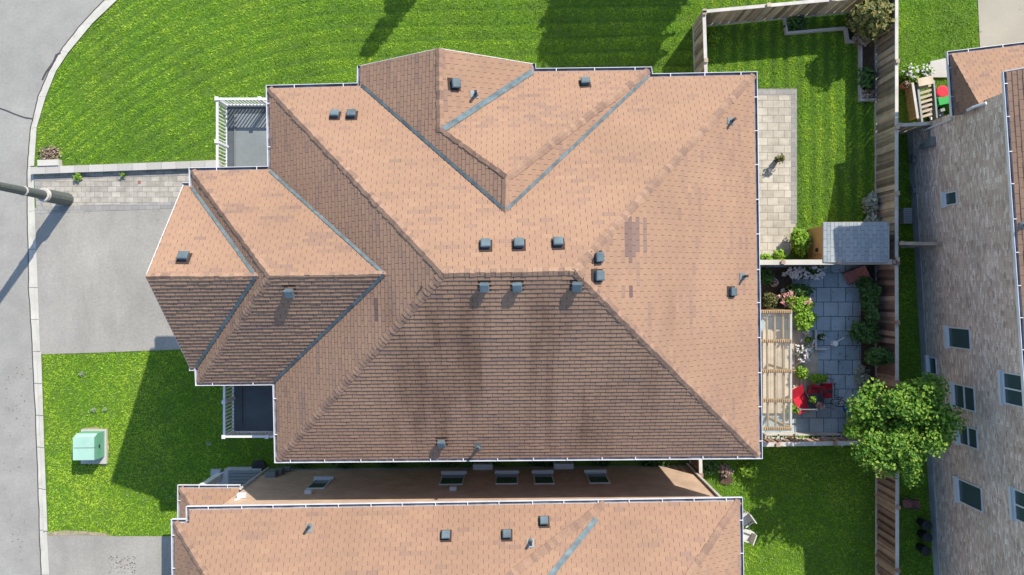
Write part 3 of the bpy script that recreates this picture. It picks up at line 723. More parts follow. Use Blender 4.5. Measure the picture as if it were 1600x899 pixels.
for (xa, xb, ya, yb, pn) in ((1475, 1496, 300, 321, 1), (1480, 1517, 512, 545, 1), (1450, 1464, 558, 585, 1), (1489, 1524, 602, 640, -2), (1566, 1599, 583, 634, 2), (1497, 1528, 666, 698, -2), (1496, 1535, 754, 792, 1), (1583, 1616, 768, 818, 2)):
    ym = (ya + yb) / 2; p = on_wall(xa, ym, WT, snv); q = on_wall(xb, ym, WT, snv)
    c = (Vector((p.x, p.y)) - WT).dot(sdv); c2 = (Vector((q.x, q.y)) - WT).dot(sdv); c = (c + c2) / 2
    hw = (yb - ya) / 2 * (HC - (p.z + q.z) / 2) / F
    window(sh_, WT, sdv, snv, c - hw, c + hw, p.z + .12, q.z, pn)
# lower front roof with a steep side
LZ = 3.8
lc = V(1485, 85, LZ); ls = V(1492, 181, LZ); lh = V(1529, 163, 5.05); ln = Vector((24, lc.y + 1.0, LZ)); lt = Vector((24, lh.y + 1.0, lh.z))
mb = MB(); flo = [lc, lh, lt, ln]; shingles(mb, flo, 510, None, .5); flw = [lc, ls, lh]; shingles(mb, flw, 511, None, .35)
lro = mb.build('lower_roof', [M['shingle'], M['under']], sh_)
m_ = MB(); caps(m_, lc, lh, cen(flo), cen(flw)); m_.build('ridge_cap', M['cap'], lro)
gutter([(ls.x, ls.y), (lc.x, lc.y), (ln.x, ln.y)], LZ, sh_)
mb = MB(); g_ = [(18.3, lc.y - .4), (18.3, 6.55), (23, 6.55), (23, lc.y - .2)]
for i in range(4): mb.wall(g_[i], g_[(i + 1) % 4], 0, LZ)
mb.face([(lc.x, lc.y, LZ - .02), (ls.x, ls.y, LZ - .02), (lh.x + 1, 6.4, LZ - .02), (23, 6.4, LZ - .02), (23, lc.y, LZ - .02)])
mb.build('lower_wall', M['stone'], sh_)
def wallpt(px, py, off=.08): p = on_wall(px, py, WT, snv); return p + Vector((snv.x, snv.y, 0)) * off
mb = MB(); mb.tube([V(1541, 161, 5.6), V(1520, 168, 5.2), V(1512, 172, 4.9), V(1512, 172, 3.0)], .05, 8); mb.tube([wallpt(1490, 186), wallpt(1446, 204)], .035, 8)
mb.build('downpipe', M['white'], sh_)
mb = MB(); p = wallpt(1458, 222, .12); mb.box(p, (.2, .34, .42)); p2 = wallpt(1450, 228, .12); mb.box(p2, (.16, .2, .5)); mb.bar(wallpt(1453, 196, .06), wallpt(1454, 222, .06), .05, .05)
mb.build('meter_box', M['lead'], sh_)
for py in (250, 298):
    mb = MB(); p = wallpt(1432, py, .12); mb.tube([p - Vector((.09, 0, 0)), p + Vector((.05, 0, 0))], .13, 12); mb.tube([p, p + Vector((0, 0, -.5))], .025, 6); mb.box(p + Vector((.0, .16, -.1)), (.1, .14, .2)); mb.build('gas_meter', M['lead'], sh_)

# ---------------------------------------------------------------- fences
def fence(a, b, label, h=1.75, m='wood_grey', cap='rail_pale', board=.14, cat='fence', name='wooden_fence', lean=0, group=None, capm=.13):
    a = Vector(a); b = Vector(b); d = (b - a); L = d.length; d.normalize(); n = Vector((-d.y, d.x)); ang = math.atan2(d.y, d.x)
    root = empty(name, (a.x, a.y, 0), label, cat, group); nb = max(1, round(L / 2.44)); bay = L / nb
    for i in range(nb + 1):
        p = a + d * bay * i; mb = MB(); mb.s = random.uniform(.4, .8); mb.box((p.x, p.y, h / 2 + .03), (.1, .1, h + .06), ang)
        mb.box((p.x, p.y, h + .085), (.15, .15, .05), ang); mb.build('post', M[m], root)
    for i in range(nb):
        p0, p1 = a + d * (bay * i + .05), a + d * (bay * (i + 1) - .05)
        mb = MB(); k = int((bay - .1) / (board + .012)); st = (bay - .1) / k
        for j in range(k):
            q = p0 + d * (j + .5) * st + n * (.022 if j % 2 else -.022); t = random.uniform(-.02, .02)
            Mx = Matrix.Rotation(ang, 3, 'Z') @ Matrix.Rotation(t, 3, 'Y')
            mb.box((q.x, q.y, h / 2), (st + .03, .018, h - .12 + random.uniform(-.02, .01)), Mx, 0, random.random())
        mb.build('board_panel', M[m], root)
        mb = MB(); mb.bar((*p0, h), (*p1, h), capm, .04); mb.build('top_rail', M[cap], root)
        mb = MB(); mb.bar((*(p0 + n * .0), .12), (*(p1 + n * .0), .12), .09, .1); mb.build('bottom_rail', M['rail_pale'], root)
    return root
FX = 15.02
c1 = (7.5, 10.78); c2 = (FX, 11.48)
fence(c1, c2, 'weathered board fence along the top of the upper back yard, pale cap rail', board=.16)
fence((7.5, 10.7), (7.62, 7.0), 'short board fence joining the house to the upper yard corner')
fence((FX, 11.4), (FX, 1.1), 'long grey board fence beside the upper yard and shed, next to the stone house passage')
fence((FX, .95), (FX + .03, -6.0), 'board fence beside the slab patio, overhung by shrubs', m='wood_brown')
fence((FX + .03, -6.1), (FX + .02, -13.5), 'dark brown board fence on the right of the lower lawn', m='wood_brown')
fence((8.4, .98), (14.9, 1.0), 'pale topped divider fence between the paved yard and the shed', m='wood_brown', cap='kerb', capm=.2)
fence((8.2, -6.22), (14.95, -6.1), 'grey capped fence between the patio flower box and the lower lawn', m='wood_brown', cap='rail_pale', capm=.16, h=1.5)
fence((7.32, -5.55), (7.36, -7.3), 'brown wooden fence panel closing the gap between the two houses', m='wood_brown', h=1.8)
fence((FX + .1, 1.72), (16.66, 1.7), 'weathered gate across the passage between fence and stone wall, level with the shed', h=1.9, m='wood_grey', cap='wood_grey', cat='gate', name='side_gate')
fence((FX + .1, 6.35), (16.35, 6.42), 'grey wooden gate at the top of the stone house passage', h=1.7, cat='gate', name='side_gate')

# ---------------------------------------------------------------- foliage helpers
def leaves(mb, c, rad, n, size, seed=0, shell=.55, flat=0, droop=0, zb=0.0):
    """leaf faces through an ellipsoid volume"""
    g = np.random.default_rng(seed); c = Vector(c)
    for i in range(n):
        d = Vector(g.normal(size=3)).normalized(); r = (g.random() ** shell)
        p = Vector((d.x * rad[0], d.y * rad[1], d.z * rad[2])) * r + c
        if p.z < .02: p.z = .02 + g.random() * .1
        nn = (d * .7 + Vector(g.normal(size=3)) * .55 + Vector((0, 0, .7 + flat))).normalized()
        a = nn.orthogonal().normalized(); t = g.random() * 6.28; a = (Matrix.Rotation(t, 3, nn) @ a); b = nn.cross(a)
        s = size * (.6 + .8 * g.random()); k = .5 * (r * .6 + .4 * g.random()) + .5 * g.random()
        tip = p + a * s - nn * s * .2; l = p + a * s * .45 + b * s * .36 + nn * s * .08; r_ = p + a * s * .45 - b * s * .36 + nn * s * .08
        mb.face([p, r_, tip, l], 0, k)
def bush(name, label, c, rad, n, size, m, cat='shrub', stem=True, flowers=None, group=None, seed=1, lumps=0):
    c = Vector(c); root = empty(name, (c.x, c.y, 0), label, cat, group)
    rr = random.Random(seed); mb = MB()
    if lumps:
        for i in range(lumps):
            a = rr.random() * 6.28; q = .55 * rr.random() ** .5
            cc = (c.x + rad[0] * q * math.cos(a) * 1.1, c.y + rad[1] * q * math.sin(a) * 1.1, c.z + rad[2] * rr.uniform(-.3, .5)); s = rr.uniform(.38, .55)
            leaves(mb, cc, [r * s for r in rad], n // lumps, size, seed * 31 + i)
    else: leaves(mb, c, rad, n, size, seed)
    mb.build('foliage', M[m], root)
    if stem:
        mb = MB()
        for i in range(4):
            a = rr.random() * 6.28; mb.tube([(c.x, c.y, 0), (c.x + math.cos(a) * rad[0] * .5, c.y + math.sin(a) * rad[1] * .5, c.z + rad[2] * .2)], [.025, .01], 5)
        mb.build('stem', M['bark'], root)
    if flowers:
        fm, fn, fs = flowers; mb = MB(); g = np.random.default_rng(seed + 5)
        for i in range(fn):
            a = g.random() * 6.28; q = g.random() ** .5; z = c.z + rad[2] * math.sqrt(max(0, 1 - q * q)) * .95 + .03
            leaves(mb, (c.x + rad[0] * q * math.cos(a), c.y + rad[1] * q * math.sin(a), z), (fs * .5, fs * .5, fs * .3), 7, fs, seed * 77 + i, flat=1)
        mb.build('blossom', M[fm], root)
    return root
def tree(name, label, base, hgt, rad, crown_z, n, size, m, seed, clumps=22, tr=.12, squash=.8, group=None, cone=False):
    rr = random.Random(seed); bx, by = base; root = empty(name, (bx, by, 0), label, 'tree', group)
    mb = MB(); top = Vector((bx, by, crown_z)); mb.tube([(bx, by, 0), (bx + .04, by, hgt * .3), top], [tr, tr * .75, tr * .4], 9)
    cm = MB(); per = n // clumps
    for i in range(clumps):
        if cone:
            z = rr.uniform(.15, .98) * hgt; rmax = rad * (1 - z / hgt) ** .7; a = rr.random() * 6.28; q = rmax * rr.random() ** .5
            c = Vector((bx + math.cos(a) * q, by + math.sin(a) * q, z)); s = .22 * rad + .25 * rmax
        else:
            d = Vector([rr.gauss(0, 1) for _ in range(3)]).normalized(); q = .92 * rr.random() ** .42
            c = Vector((bx + d.x * rad * q, by + d.y * rad * q, crown_z + d.z * rad * squash * q)); s = rad * rr.uniform(.15, .33)
        st = Vector((bx, by, max(hgt * .25, c.z - .8 * rad)))
        mb.tube([st, st.lerp(c, .5) + Vector((0, 0, .1)), c], [tr * .4, tr * .25, tr * .08], 6)
        leaves(cm, c, (s, s, s * .75), per, size, seed * 100 + i, shell=.5)
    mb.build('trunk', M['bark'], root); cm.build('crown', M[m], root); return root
# the leafy tree between patio and stone wall
tree('garden_tree', 'bright green leafy tree overhanging the fence beside the stone wall', (14.2, -5.1), 5.2, 2.0, 3.85, 17000, .13, 'leaf_tree', 5, clumps=58, tr=.09, squash=.6)
# trees beyond the top edge whose shadows lie on the mown lawn
tree('slim_tree', 'narrow young tree beyond the top edge whose slim shadow falls on the lawn', (-1.9, 15.6), 6.4, .8, 3.0, 7000, .2, 'leaf_dark', 8, clumps=46, cone=True)
tree('round_tree', 'broad round tree beyond the top edge casting the wide lawn shadow', (7.6, 16.0), 8.0, 2.65, 5.2, 26000, .26, 'leaf_dark', 9, clumps=120, tr=.2, squash=.8)

# ---------------------------------------------------------------- street side
lx, ly = P(105, 312, 0).x, P(105, 312, 0).y
root = empty('street_lamp', (lx, ly, 0), 'tall dark grey lamp post with a thick base standing at the kerb by the walkway', 'street lamp')
mb = MB(); mb.tube([(lx, ly, -.05), (lx, ly, .1), (lx, ly, 1.55)], [.29, .275, .26], 12); mb.build('base_sleeve', M['polestone'], root)
mb = MB(); mb.tube([(lx, ly, 1.5), (lx, ly, 1.62)], [.28, .26], 16); mb.build('collar', M['rail_pale'], root)
mb = MB(); mb.tube([(lx, ly, 1.6), (lx, ly, 3.0), (lx, ly, 8.2)], [.185, .165, .10], 12); mb.build('pole', M['polestone'], root)
mb = MB(); mb.tube([(lx, ly, 2.75), (lx, ly, 2.82)], [.19, .185], 16); mb.build('band', M['rail_pale'], root)
mb = MB(); mb.tube([(lx, ly, 8.1), (lx - .5, ly, 8.6), (lx - 2.0, ly, 8.8)], [.05, .045, .04], 8); mb.build('arm', M['polestone'], root)
mb = MB(); mb.box((lx - 2.35, ly, 8.78), (.75, .3, .14)); mb.box((lx - 2.35, ly, 8.69), (.5, .22, .05)); mb.build('lamp_head', M['lead'], root)
# pad mounted transformer
root = empty('transformer_box', (-17.3, -6.5, 0), 'mint green electrical cabinet on a concrete pad in the front lawn', 'utility box')
mb = MB(); mb.box((-17.27, -6.57, .02), (1.06, 1.42, .14)); mb.build('pad', M['concrete'], root)
x0, x1, y0, y1 = -17.66, -16.82, -6.97, -5.92
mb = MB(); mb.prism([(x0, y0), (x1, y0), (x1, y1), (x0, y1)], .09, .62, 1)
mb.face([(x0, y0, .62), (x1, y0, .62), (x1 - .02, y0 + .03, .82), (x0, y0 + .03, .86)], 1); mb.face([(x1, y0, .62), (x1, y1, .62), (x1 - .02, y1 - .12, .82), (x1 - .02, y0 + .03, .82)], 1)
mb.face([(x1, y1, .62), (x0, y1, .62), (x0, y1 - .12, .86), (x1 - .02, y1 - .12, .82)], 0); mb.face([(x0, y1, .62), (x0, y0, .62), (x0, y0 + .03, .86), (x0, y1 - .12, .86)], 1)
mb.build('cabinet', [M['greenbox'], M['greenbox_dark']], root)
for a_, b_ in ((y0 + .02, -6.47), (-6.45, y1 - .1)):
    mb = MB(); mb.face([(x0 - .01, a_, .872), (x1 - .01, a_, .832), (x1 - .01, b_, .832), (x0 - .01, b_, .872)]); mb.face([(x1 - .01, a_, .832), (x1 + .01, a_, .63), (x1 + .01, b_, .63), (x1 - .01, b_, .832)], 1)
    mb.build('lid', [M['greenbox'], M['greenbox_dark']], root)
mb = MB(); mb.box((x1 + .015, -6.46, .5), (.03, .12, .06)); mb.build('latch', M['black'], root)
# stone block and dry plants at the kerb end of the low wall
root = empty('stone_block', (*gp(76, 254), 0), 'pale rectangular stone block at the street end of the low kerb wall', 'stone')
mb = MB(); c = P(76, 255, .2); mb.box((c.x, c.y, .12), (.88, .27, .24), .03); mb.build('block', M['capstone'], root); mb = MB(); mb.box((c.x, c.y, .255), (.84, .23, .03), .03); mb.build('top', M['kerb'], root)
bush('dry_plant', 'low patch of dry pinkish grey plants behind the pale stone block', P(78, 240, .04), (.55, .33, .09), 420, .08, 'dry', 'plant', seed=3)
for px, py, lab in ((121, 276, 'small bright green weed growing over the kerb wall, nearer the street'), (192, 273, 'tiny weed on the kerb wall nearer the garage')):
    q = P(px, py, .15); bush('weed', lab, q, (.17 if px < 150 else .1, .16 if px < 150 else .08, .12), 90 if px < 150 else 30, .09, 'leaf_lime', 'weed', seed=px)
# thin dark strips on the road and the drain spot on the paving
M['tar'] = mat('tar', (.06, .055, .06), .8)
def thin_strip(pts, wd, z=-.08):
    mb = MB(); q = [Vector(gp(*p)) for p in pts]; L_ = offset_path(q, wd); R_ = offset_path(q, -wd)
    for i in range(len(q) - 1): mb.face([(*R_[i], z), (*R_[i + 1], z), (*L_[i + 1], z), (*L_[i], z)])
    return mb
thin_strip([(93, 82), (86, 85), (84, 90), (81, 97), (76, 104), (70, 112), (64, 124)], .035).build('road_crack', M['tar'], kind='structure')
thin_strip([(-30, 160), (5, 171), (22, 178), (36, 183), (49, 185)], .022).build('road_crack', M['tar'], kind='structure')
def jl(pts, off, seed, wd, z=-.083):
    g = random.Random(seed); out = []
    for i in range(len(pts) - 1):
        for j in range(8):
            t = j / 8; out.append((pts[i][0] * (1 - t) + pts[i + 1][0] * t + off + g.uniform(-.5, .5), pts[i][1] * (1 - t) + pts[i + 1][1] * t))
    return thin_strip(out, wd, z)
jl(KL, -.4, 4, .022).build('road_seam', M['tar'], kind='structure')
mb = MB(); c = P(218, 285, 0); mb.box((c.x, c.y, .013), (.11, .13, .01)); tag(mb.build('drain_cover', M['rust'], origin=(c.x, c.y, 0)), 'small square brown cover set in the paved walkway', 'drain cover')
M['bare'] = mat('bare_soil', (.28, .23, .16), .95, noise=[(6, .3, 4)], coord='World')
sheet('bare_strip', [(73, 832), (100, 829), (130, 830), (165, 833), (175, 838), (120, 836), (74, 837)], M['bare'], .012)
sheet('bare_patch', [(126, 670), (150, 667), (168, 672), (170, 700), (167, 728), (158, 727), (163, 674)], M['bare'], -.005)
# steps at the neighbour's side door
root = empty('side_steps', (-11.2, -7.7, 0), 'blue grey slatted wooden landing in the shade behind the neighbour porch', 'steps')
mb = MB(); mb.prism([(-12.0, -8.3), (-10.25, -8.3), (-10.25, -7.42), (-11.75, -7.42)], .0, .42); mb.build('platform', M['foundation'], root)
for i in range(5):
    mb = MB(); mb.box((-10.95, -7.52 - i * .13, .45), (1.25, .09, .04)); mb.build('slat', M['lead'], root)
mb = MB(); mb.box((-12.2, -7.9, .1), (.4, .8, .2)); mb.build('step', M['foundation'], root)
c = P(405, 728, .2); root = empty('planter_tub', (c.x, c.y, 0), 'round dark tub in the shade near the corner between the two houses', 'tub')
mb = MB(); mb.tube([(c.x, c.y, 0), (c.x, c.y, .3), (c.x, c.y, .31)], [.2, .27, .2], 16); mb.build('tub', M['black'], root); mb = MB(); mb.tube([(c.x, c.y, .28), (c.x, c.y, .3)], .19, 12); mb.build('soil', M['soil'], root)
g = random.Random(5)
for i, (px, lab) in enumerate(((470, 'westernmost'), (540, 'second'), (610, 'third'), (690, 'middle'), (760, 'fifth'), (850, 'sixth'), (940, 'seventh'), (1020, 'easternmost'))):
    c = P(px, 722.5, .15); bush('side_weed', ['westernmost weed clump in the dark strip between the houses', 'weed clump between the houses, second from the street end', 'weed clump between the houses, third from the street end', 'weed clump between the houses, fourth from the street end', 'weed clump between the houses, fourth from the back yard', 'weed clump between the houses, third from the back yard', 'weed clump between the houses, second from the back yard', 'easternmost weed clump in the dark strip between the houses'][i],
        (c.x, c.y, .15), (g.uniform(.35, .8), .22, .18), 160, .12, 'leaf_dark', 'weed', False, None, 'weeds between the two houses', 40 + i)
# ---------------------------------------------------------------- upper back yard
c = P(1217, 249, .3); root = empty('potted_plant', (c.x, c.y, 0), 'small spindly plant in a dark pot on the beige paver patio', 'potted plant')
mb = MB(); mb.tube([(c.x, c.y, 0), (c.x, c.y, .3)], [.09, .13], 12); mb.build('pot', M['black'], root)
mb = MB(); mb.tube([(c.x, c.y, .28), (c.x - .02, c.y, .8)], .012, 5); mb.build('stem', M['bark'], root); mb = MB(); leaves(mb, (c.x, c.y, .5), (.16, .16, .28), 60, .11, 4); mb.build('foliage', M['leaf_olive'], root)
# raised bed edging (timber lengths)
def edging(pts, label, h=.22, wd=.09, m='rail_pale'):
    q = [gp(*p) for p in pts]; root = empty('bed_edging', (*q[0], 0), label, 'bed edging')
    for i in range(len(q) - 1):
        a, b = Vector(q[i]), Vector(q[i + 1]); d = (b - a).normalized() * wd * .5; mb = MB(); mb.bar((*(a - d), h / 2), (*(b + (d if i == len(q) - 2 else -d * 1.1)), h / 2), wd, h); mb.build('timber', M[m], root)
    return root
edging([(1223, 27), (1227, 54), (1319, 46), (1322, 67), (1342, 66), (1342, 158), (1368, 157)], 'stepped timber edging round the corner bed of the upper yard')
sheet('bed_soil', [(1342, 66), (1369, 66), (1369, 156), (1342, 157)], M['soil'], .02)
sheet('bed_soil', [(1322, 15), (1368, 15), (1368, 66), (1322, 67)], M['soil'], .022)
bush('corner_shrub', 'large mottled shrub with yellowing leaves in the fenced corner of the upper yard', P(1358, 30, 1.35), (.95, .85, 1.0), 2600, .17, 'leaf_autumn', seed=21, lumps=16)
bush('spent_shrub', 'faded pinkish shrub just below the mottled corner shrub', P(1348, 60, .5), (.38, .32, .4), 420, .13, 'dry', seed=22)
bush('bed_plant', 'low green plant at the left end of the timber edged bed', P(1245, 36, .25), (.5, .25, .25), 300, .13, 'leaf_dark', 'plant', seed=23)
bush('bed_plant', 'leafy green plant midway along the narrow bed by the long fence', P(1354, 122, .3), (.3, .5, .3), 420, .15, 'leaf_dark', 'plant', seed=24)
bush('brown_plant', 'brownish withered plant at the bottom end of the narrow fence bed', P(1355, 148, .2), (.3, .2, .2), 240, .1, 'dry', 'plant', seed=25)
bush('pale_plant', 'pale plant lit by sun in the top left corner of the upper yard', P(1118, 57, .25), (.28, .24, .25), 260, .12, 'leaf_lime', 'plant', seed=26)
bush('silver_plant', 'silvery feathery plant against the long fence above the shed', P(1360, 318, .4), (.2, .42, .35), 360, .17, 'leaf_silver', 'plant', seed=27)
bush('fern', 'dark feathery fern at the back corner of the shed', P(1363, 346, .4), (.32, .2, .3), 260, .17, 'leaf_silver', 'plant', seed=28)
bush('round_bush', 'yellow green leafy bush at the foot of the paver patio beside the shed', P(1252, 377, .5), (.42, .68, .5), 1500, .13, 'leaf_lime', seed=29, lumps=9)
bush('low_plant', 'low leafy plants against the divider fence, nearest the house', P(1196, 404, .2), (.3, .2, .2), 260, .12, 'leaf_lime', 'plant', seed=30)
bush('low_plant', 'small leafy plant on the divider fence between the house and the yellow green bush', P(1218, 400, .25), (.28, .26, .25), 300, .13, 'leaf_lime', 'plant', seed=31)
# shed
root = empty('garden_shed', (13.4, 1.72, 0), 'small tan garden shed with a blue grey shingle roof in the yard corner', 'shed')
sx0, sx1, sy0, sy1 = 12.26, 14.5, 1.1, 2.42
mb = MB(); fl = [(sx0, sy0), (sx1, sy0), (sx1, sy1), (sx0, sy1)]
for i in range(4): mb.wall(fl[i], fl[(i + 1) % 4], 0, 1.78)
mb.build('wall', M['tan_siding'], root)
M['shed_shingle'] = mat('grey_shingle', rough=.9, ramp=[(0, (.16, .19, .21)), (.5, (.26, .29, .31)), (1, (.36, .38, .38))], noise=[(30, .15, 3)], coord='World')
mb = MB(); A_, B_, C_, D_ = Vector((sx0 - .12, sy0 - .12, 1.8)), Vector((sx1 + .12, sy0 - .12, 1.97)), Vector((sx1 + .12, sy1 + .12, 1.97)), Vector((sx0 - .12, sy1 + .12, 1.8))
shingles(mb, [A_, B_, C_, D_], 600, None, .6, .01); shr = mb.build('roof', [M['shed_shingle'], M['under']], root)
mb = MB()
for a_, b_ in ((A_, B_), (B_, C_), (C_, D_), (D_, A_)): z_ = Vector((0, 0, -.06)); mb.bar(a_ + z_, b_ + z_, .03, .1)
mb.build('fascia', M['wood_grey'], root)
mb = MB(); mb.box((sx0 - .02, 1.72, .85), (.03, .75, 1.6)); dr = mb.build('door', M['tan_siding'], root); mb = MB(); mb.box((sx0 - .07, 1.5, 1.05), (.08, .14, .1)); mb.tube([(sx0 - .1, 1.5, 1.0), (sx0 - .1, 1.5, 1.2)], .02, 6); mb.build('handle', M['black'], dr)
# ---------------------------------------------------------------- lower patio
# pergola with corrugated clear roof
root = empty('pergola', (9.5, -3, 0), 'timber framed pergola with a clear corrugated roof against the back wall of the house', 'pergola')
PH = 2.6
def pp(px, py, z=PH): q = P(px, py, z); return q
for py in (487, 533, 580, 626, 670):
    mb = MB(); mb.bar(pp(1178, py), pp(1237, py), .13, .1); mb.build('beam', M['timber'], root)
for px in (1200, 1212, 1225):
    mb = MB(); mb.bar(pp(px - 2, 486, PH - .1), pp(px, 671, PH - .1), .055, .1); mb.build('rafter', M['timber'], root)
mb = MB(); mb.bar(pp(1235, 486, PH - .09), pp(1235, 671, PH - .09), .07, .14); mb.build('rafter', M['rail_pale'], root)
for px, py in ((1235, 487), (1235, 670), (1235, 580)):
    q = pp(px, py); mb = MB(); mb.box((q.x, q.y, (PH - .15) / 2), (.1, .1, PH - .15)); mb.build('post', M['timber'], root)
pm = bpy.data.materials.new('clear_corrugated_sheet'); pm.use_nodes = True; N_ = pm.node_tree.nodes; L2 = pm.node_tree.links
tr_ = N_.new('ShaderNodeBsdfTransparent'); tr_.inputs[0].default_value = (.93, .95, .94, 1); mx_ = N_.new('ShaderNodeMixShader'); mx_.inputs[0].default_value = .22
N_['Principled BSDF'].inputs['Base Color'].default_value = (.55, .54, .48, 1); N_['Principled BSDF'].inputs['Roughness'].default_value = .35
L2.new(tr_.outputs[0], mx_.inputs[1]); L2.new(N_['Principled BSDF'].outputs[0], mx_.inputs[2]); L2.new(mx_.outputs[0], N_['Material Output'].inputs[0])
a_, b_ = pp(1186, 485, PH + .08), pp(1238, 673, PH + .08)
mb = MB(); n = 60
for i in range(n):
    x0_, x1_ = a_.x + (b_.x - a_.x) * i / n, a_.x + (b_.x - a_.x) * (i + 1) / n; z0_, z1_ = PH + .075 + .018 * (i % 2), PH + .075 + .018 * ((i + 1) % 2)
    mb.face([(x0_, b_.y, z0_), (x1_, b_.y, z1_), (x1_, a_.y, z1_), (x0_, a_.y, z0_)])
mb.build('roof_sheet', pm, root)
for py in (487, 533, 580, 626, 670):
    mb = MB()
    for i in range(15):
        q = pp(1189 + i * 3.35, py, PH + .1); mb.box((q.x, q.y, PH + .1), (.045, .1, .03))
    o_ = mb.build('fixing_strip', M['timber'], root); 
# wooden deck with steps
dk = empty('patio_deck', (*gp(1235, 560), 0), 'low brown wooden deck running beside the pergola', 'deck')
a_, b_ = Vector(gp(1190, 515)), Vector(gp(1264, 645)); mb = MB(); k = 13
for i in range(k):
    xx = a_.x + (b_.x - a_.x) * (i + .5) / k; mb.box((xx, (a_.y + b_.y) / 2, .13), ((b_.x - a_.x) / k - .012, abs(b_.y - a_.y), .04), 0, 0, random.uniform(.5, 1))
mb.build('deck_board', M['wood_grey'], dk)
for j, px in enumerate((1267, 1274)):
    p0_, p1_ = gp(px, 540), gp(px, 602); mb = MB(); mb.bar((*p0_, .09 - j * .04), (*p1_, .09 - j * .04), .16, .08 - j * .03, sh=.8); mb.build('step', M['wood_grey'], dk)
mb = MB()
for t_ in (0, 1, 2): mb.bar((*gp(1240 + t_ * 6, 585 - t_ * 8), .2 + .02 * t_), (*gp(1262 + t_ * 4, 545 - t_ * 6), .22 + .02 * t_), .05, .04, sh=.9)
for i in range(3):
    mb = MB(); p0_, p1_ = gp(1236 + i * 9, 575 - i * 6), gp(1262 + i * 2, 548 - i * 9); mb.bar((*p0_, .19), (*p1_, .45), .07, .04, sh=.95)
    tag(mb.build('wooden_plank', M['wood_grey'], origin=(*p0_, .15)), ['loose pale plank leaning on the deck, nearest the red chairs', 'loose pale plank leaning on the deck, the middle of three', 'loose pale plank leaning on the deck, nearest the flower pots'][i], 'plank', 'loose planks on the deck')
# garden beds of the patio
sheet('patio_bed_soil', [(1190, 418), (1232, 418), (1245, 470), (1232, 500), (1190, 485)], M['soil'], .014)
sheet('patio_bed_soil', [(1345, 414), (1371, 414), (1371, 700), (1360, 690), (1345, 600)], M['soil'], .014)
edging([(1247, 512), (1247, 530)], 'short pale border board beside the white flowers of the patio', .2)
edging([(1272, 517), (1272, 545), (1288, 545)], 'pale corner edging of the flower bed in the middle of the patio', .2)
bush('flowering_bush', 'low shrub covered in white flowers along the divider fence of the patio', P(1256, 427, .3), (.85, .25, .25), 900, .09, 'leaf_dark', 'flowers', flowers=('petal', 46, .10), seed=51)
bush('shade_shrub', 'dark green shrub in the shade left of the patio, by the house wall', P(1196, 432, .4), (.32, .35, .4), 480, .13, 'leaf_dark', seed=52)
bush('shade_shrub', 'dark shrub between the white flowers and the lime green bush', P(1248, 455, .45), (.6, .3, .35), 700, .13, 'leaf_dark', seed=53)
bush('lime_bush', 'bright lime green leafy bush beside the pergola corner, the upper of a touching pair', P(1250, 478, .75), (.52, .4, .45), 1300, .13, 'leaf_lime', seed=54, lumps=8, flowers=('petal_pink', 6, .1))
bush('lime_bush', 'bright lime green bush touching the pergola roof, the lower of a touching pair', P(1257, 500, .8), (.52, .42, .45), 1300, .13, 'leaf_lime', seed=55, lumps=8)
bush('rose_bush', 'small rose bush with pale orange blooms left of the lime green bush', P(1228, 468, .5), (.28, .28, .35), 300, .11, 'leaf_olive', 'flowers', flowers=('petal_pink', 9, .12), seed=56)
def pot(px, py, r, label, pm='terracotta', fm='leaf_dark', fl=None, h=.28, seed=1, ring=True):
    c = P(px, py, h); root = empty('flower_pot', (c.x, c.y, 0), label, 'flower pot')
    mb = MB(); mb.tube([(c.x, c.y, .0), (c.x, c.y, h)], [r * .7, r], 16, cap=False); mb.face([(c.x + r * .7 * math.cos(t), c.y + r * .7 * math.sin(t), .02) for t in np.linspace(0, 6.28, 17)[:-1]])
    for i in range(16):
        t0, t1 = i * math.pi / 8, (i + 1) * math.pi / 8; q = lambda rr_, t, z: (c.x + rr_ * math.cos(t), c.y + rr_ * math.sin(t), z)
        mb.face([q(r, t0, h), q(r, t1, h), q(r * .82, t1, h + .01), q(r * .82, t0, h + .01)])
    mb.build('pot', M[pm], root)
    mb = MB(); mb.face([(c.x + r * .84 * math.cos(t), c.y + r * .84 * math.sin(t), h - .03) for t in np.linspace(0, 6.28, 17)[:-1]]); mb.build('soil', M['soil'], root)
    mb = MB(); leaves(mb, (c.x, c.y, h + .05), (r * .85, r * .85, .14), 70, .09, seed); mb.build('foliage', M[fm], root)
    if fl:
        mb = MB(); g = random.Random(seed)
        for i in range(fl[1]): leaves(mb, (c.x + g.uniform(-.8, .8) * r, c.y + g.uniform(-.8, .8) * r, h + .16), (.04, .04, .03), 7, .07, seed * 9 + i, flat=1)
        mb.build('blossom', M[fl[0]], root)
pot(1210, 442, .17, 'round white rimmed pot with pink flowers by the shaded house wall', 'plastic_white', 'leaf_olive', ('petal_pink', 5), seed=61)
pot(1222, 455, .1, 'small pot of white flowers below the white rimmed pot', 'black', 'leaf_dark', ('petal', 8), seed=62, h=.2)
pot(1262, 531, .17, 'round pale rimmed pot in the small bed mid patio', 'rail_pale', 'leaf_lime', None, seed=63)
pot(1259, 517, .12, 'pot crowded with white flowers just below the lime bushes', 'plastic_white', 'leaf_dark', ('petal', 12), seed=64)
pot(1284, 527, .14, 'dark pot beside the white watering can on the slabs', 'black', 'leaf_dark', ('petal', 3), seed=65)
pot(1311, 690, .14, 'pot with pink and white flowers at the right end of the flower box', 'plastic_white', 'dry', ('petal_pink', 8), seed=66, h=.6)
pot(1284, 418, .1, 'small pot of white flowers at the right end of the white flower row', 'black', 'leaf_dark', ('petal', 5), seed=67, h=.2)
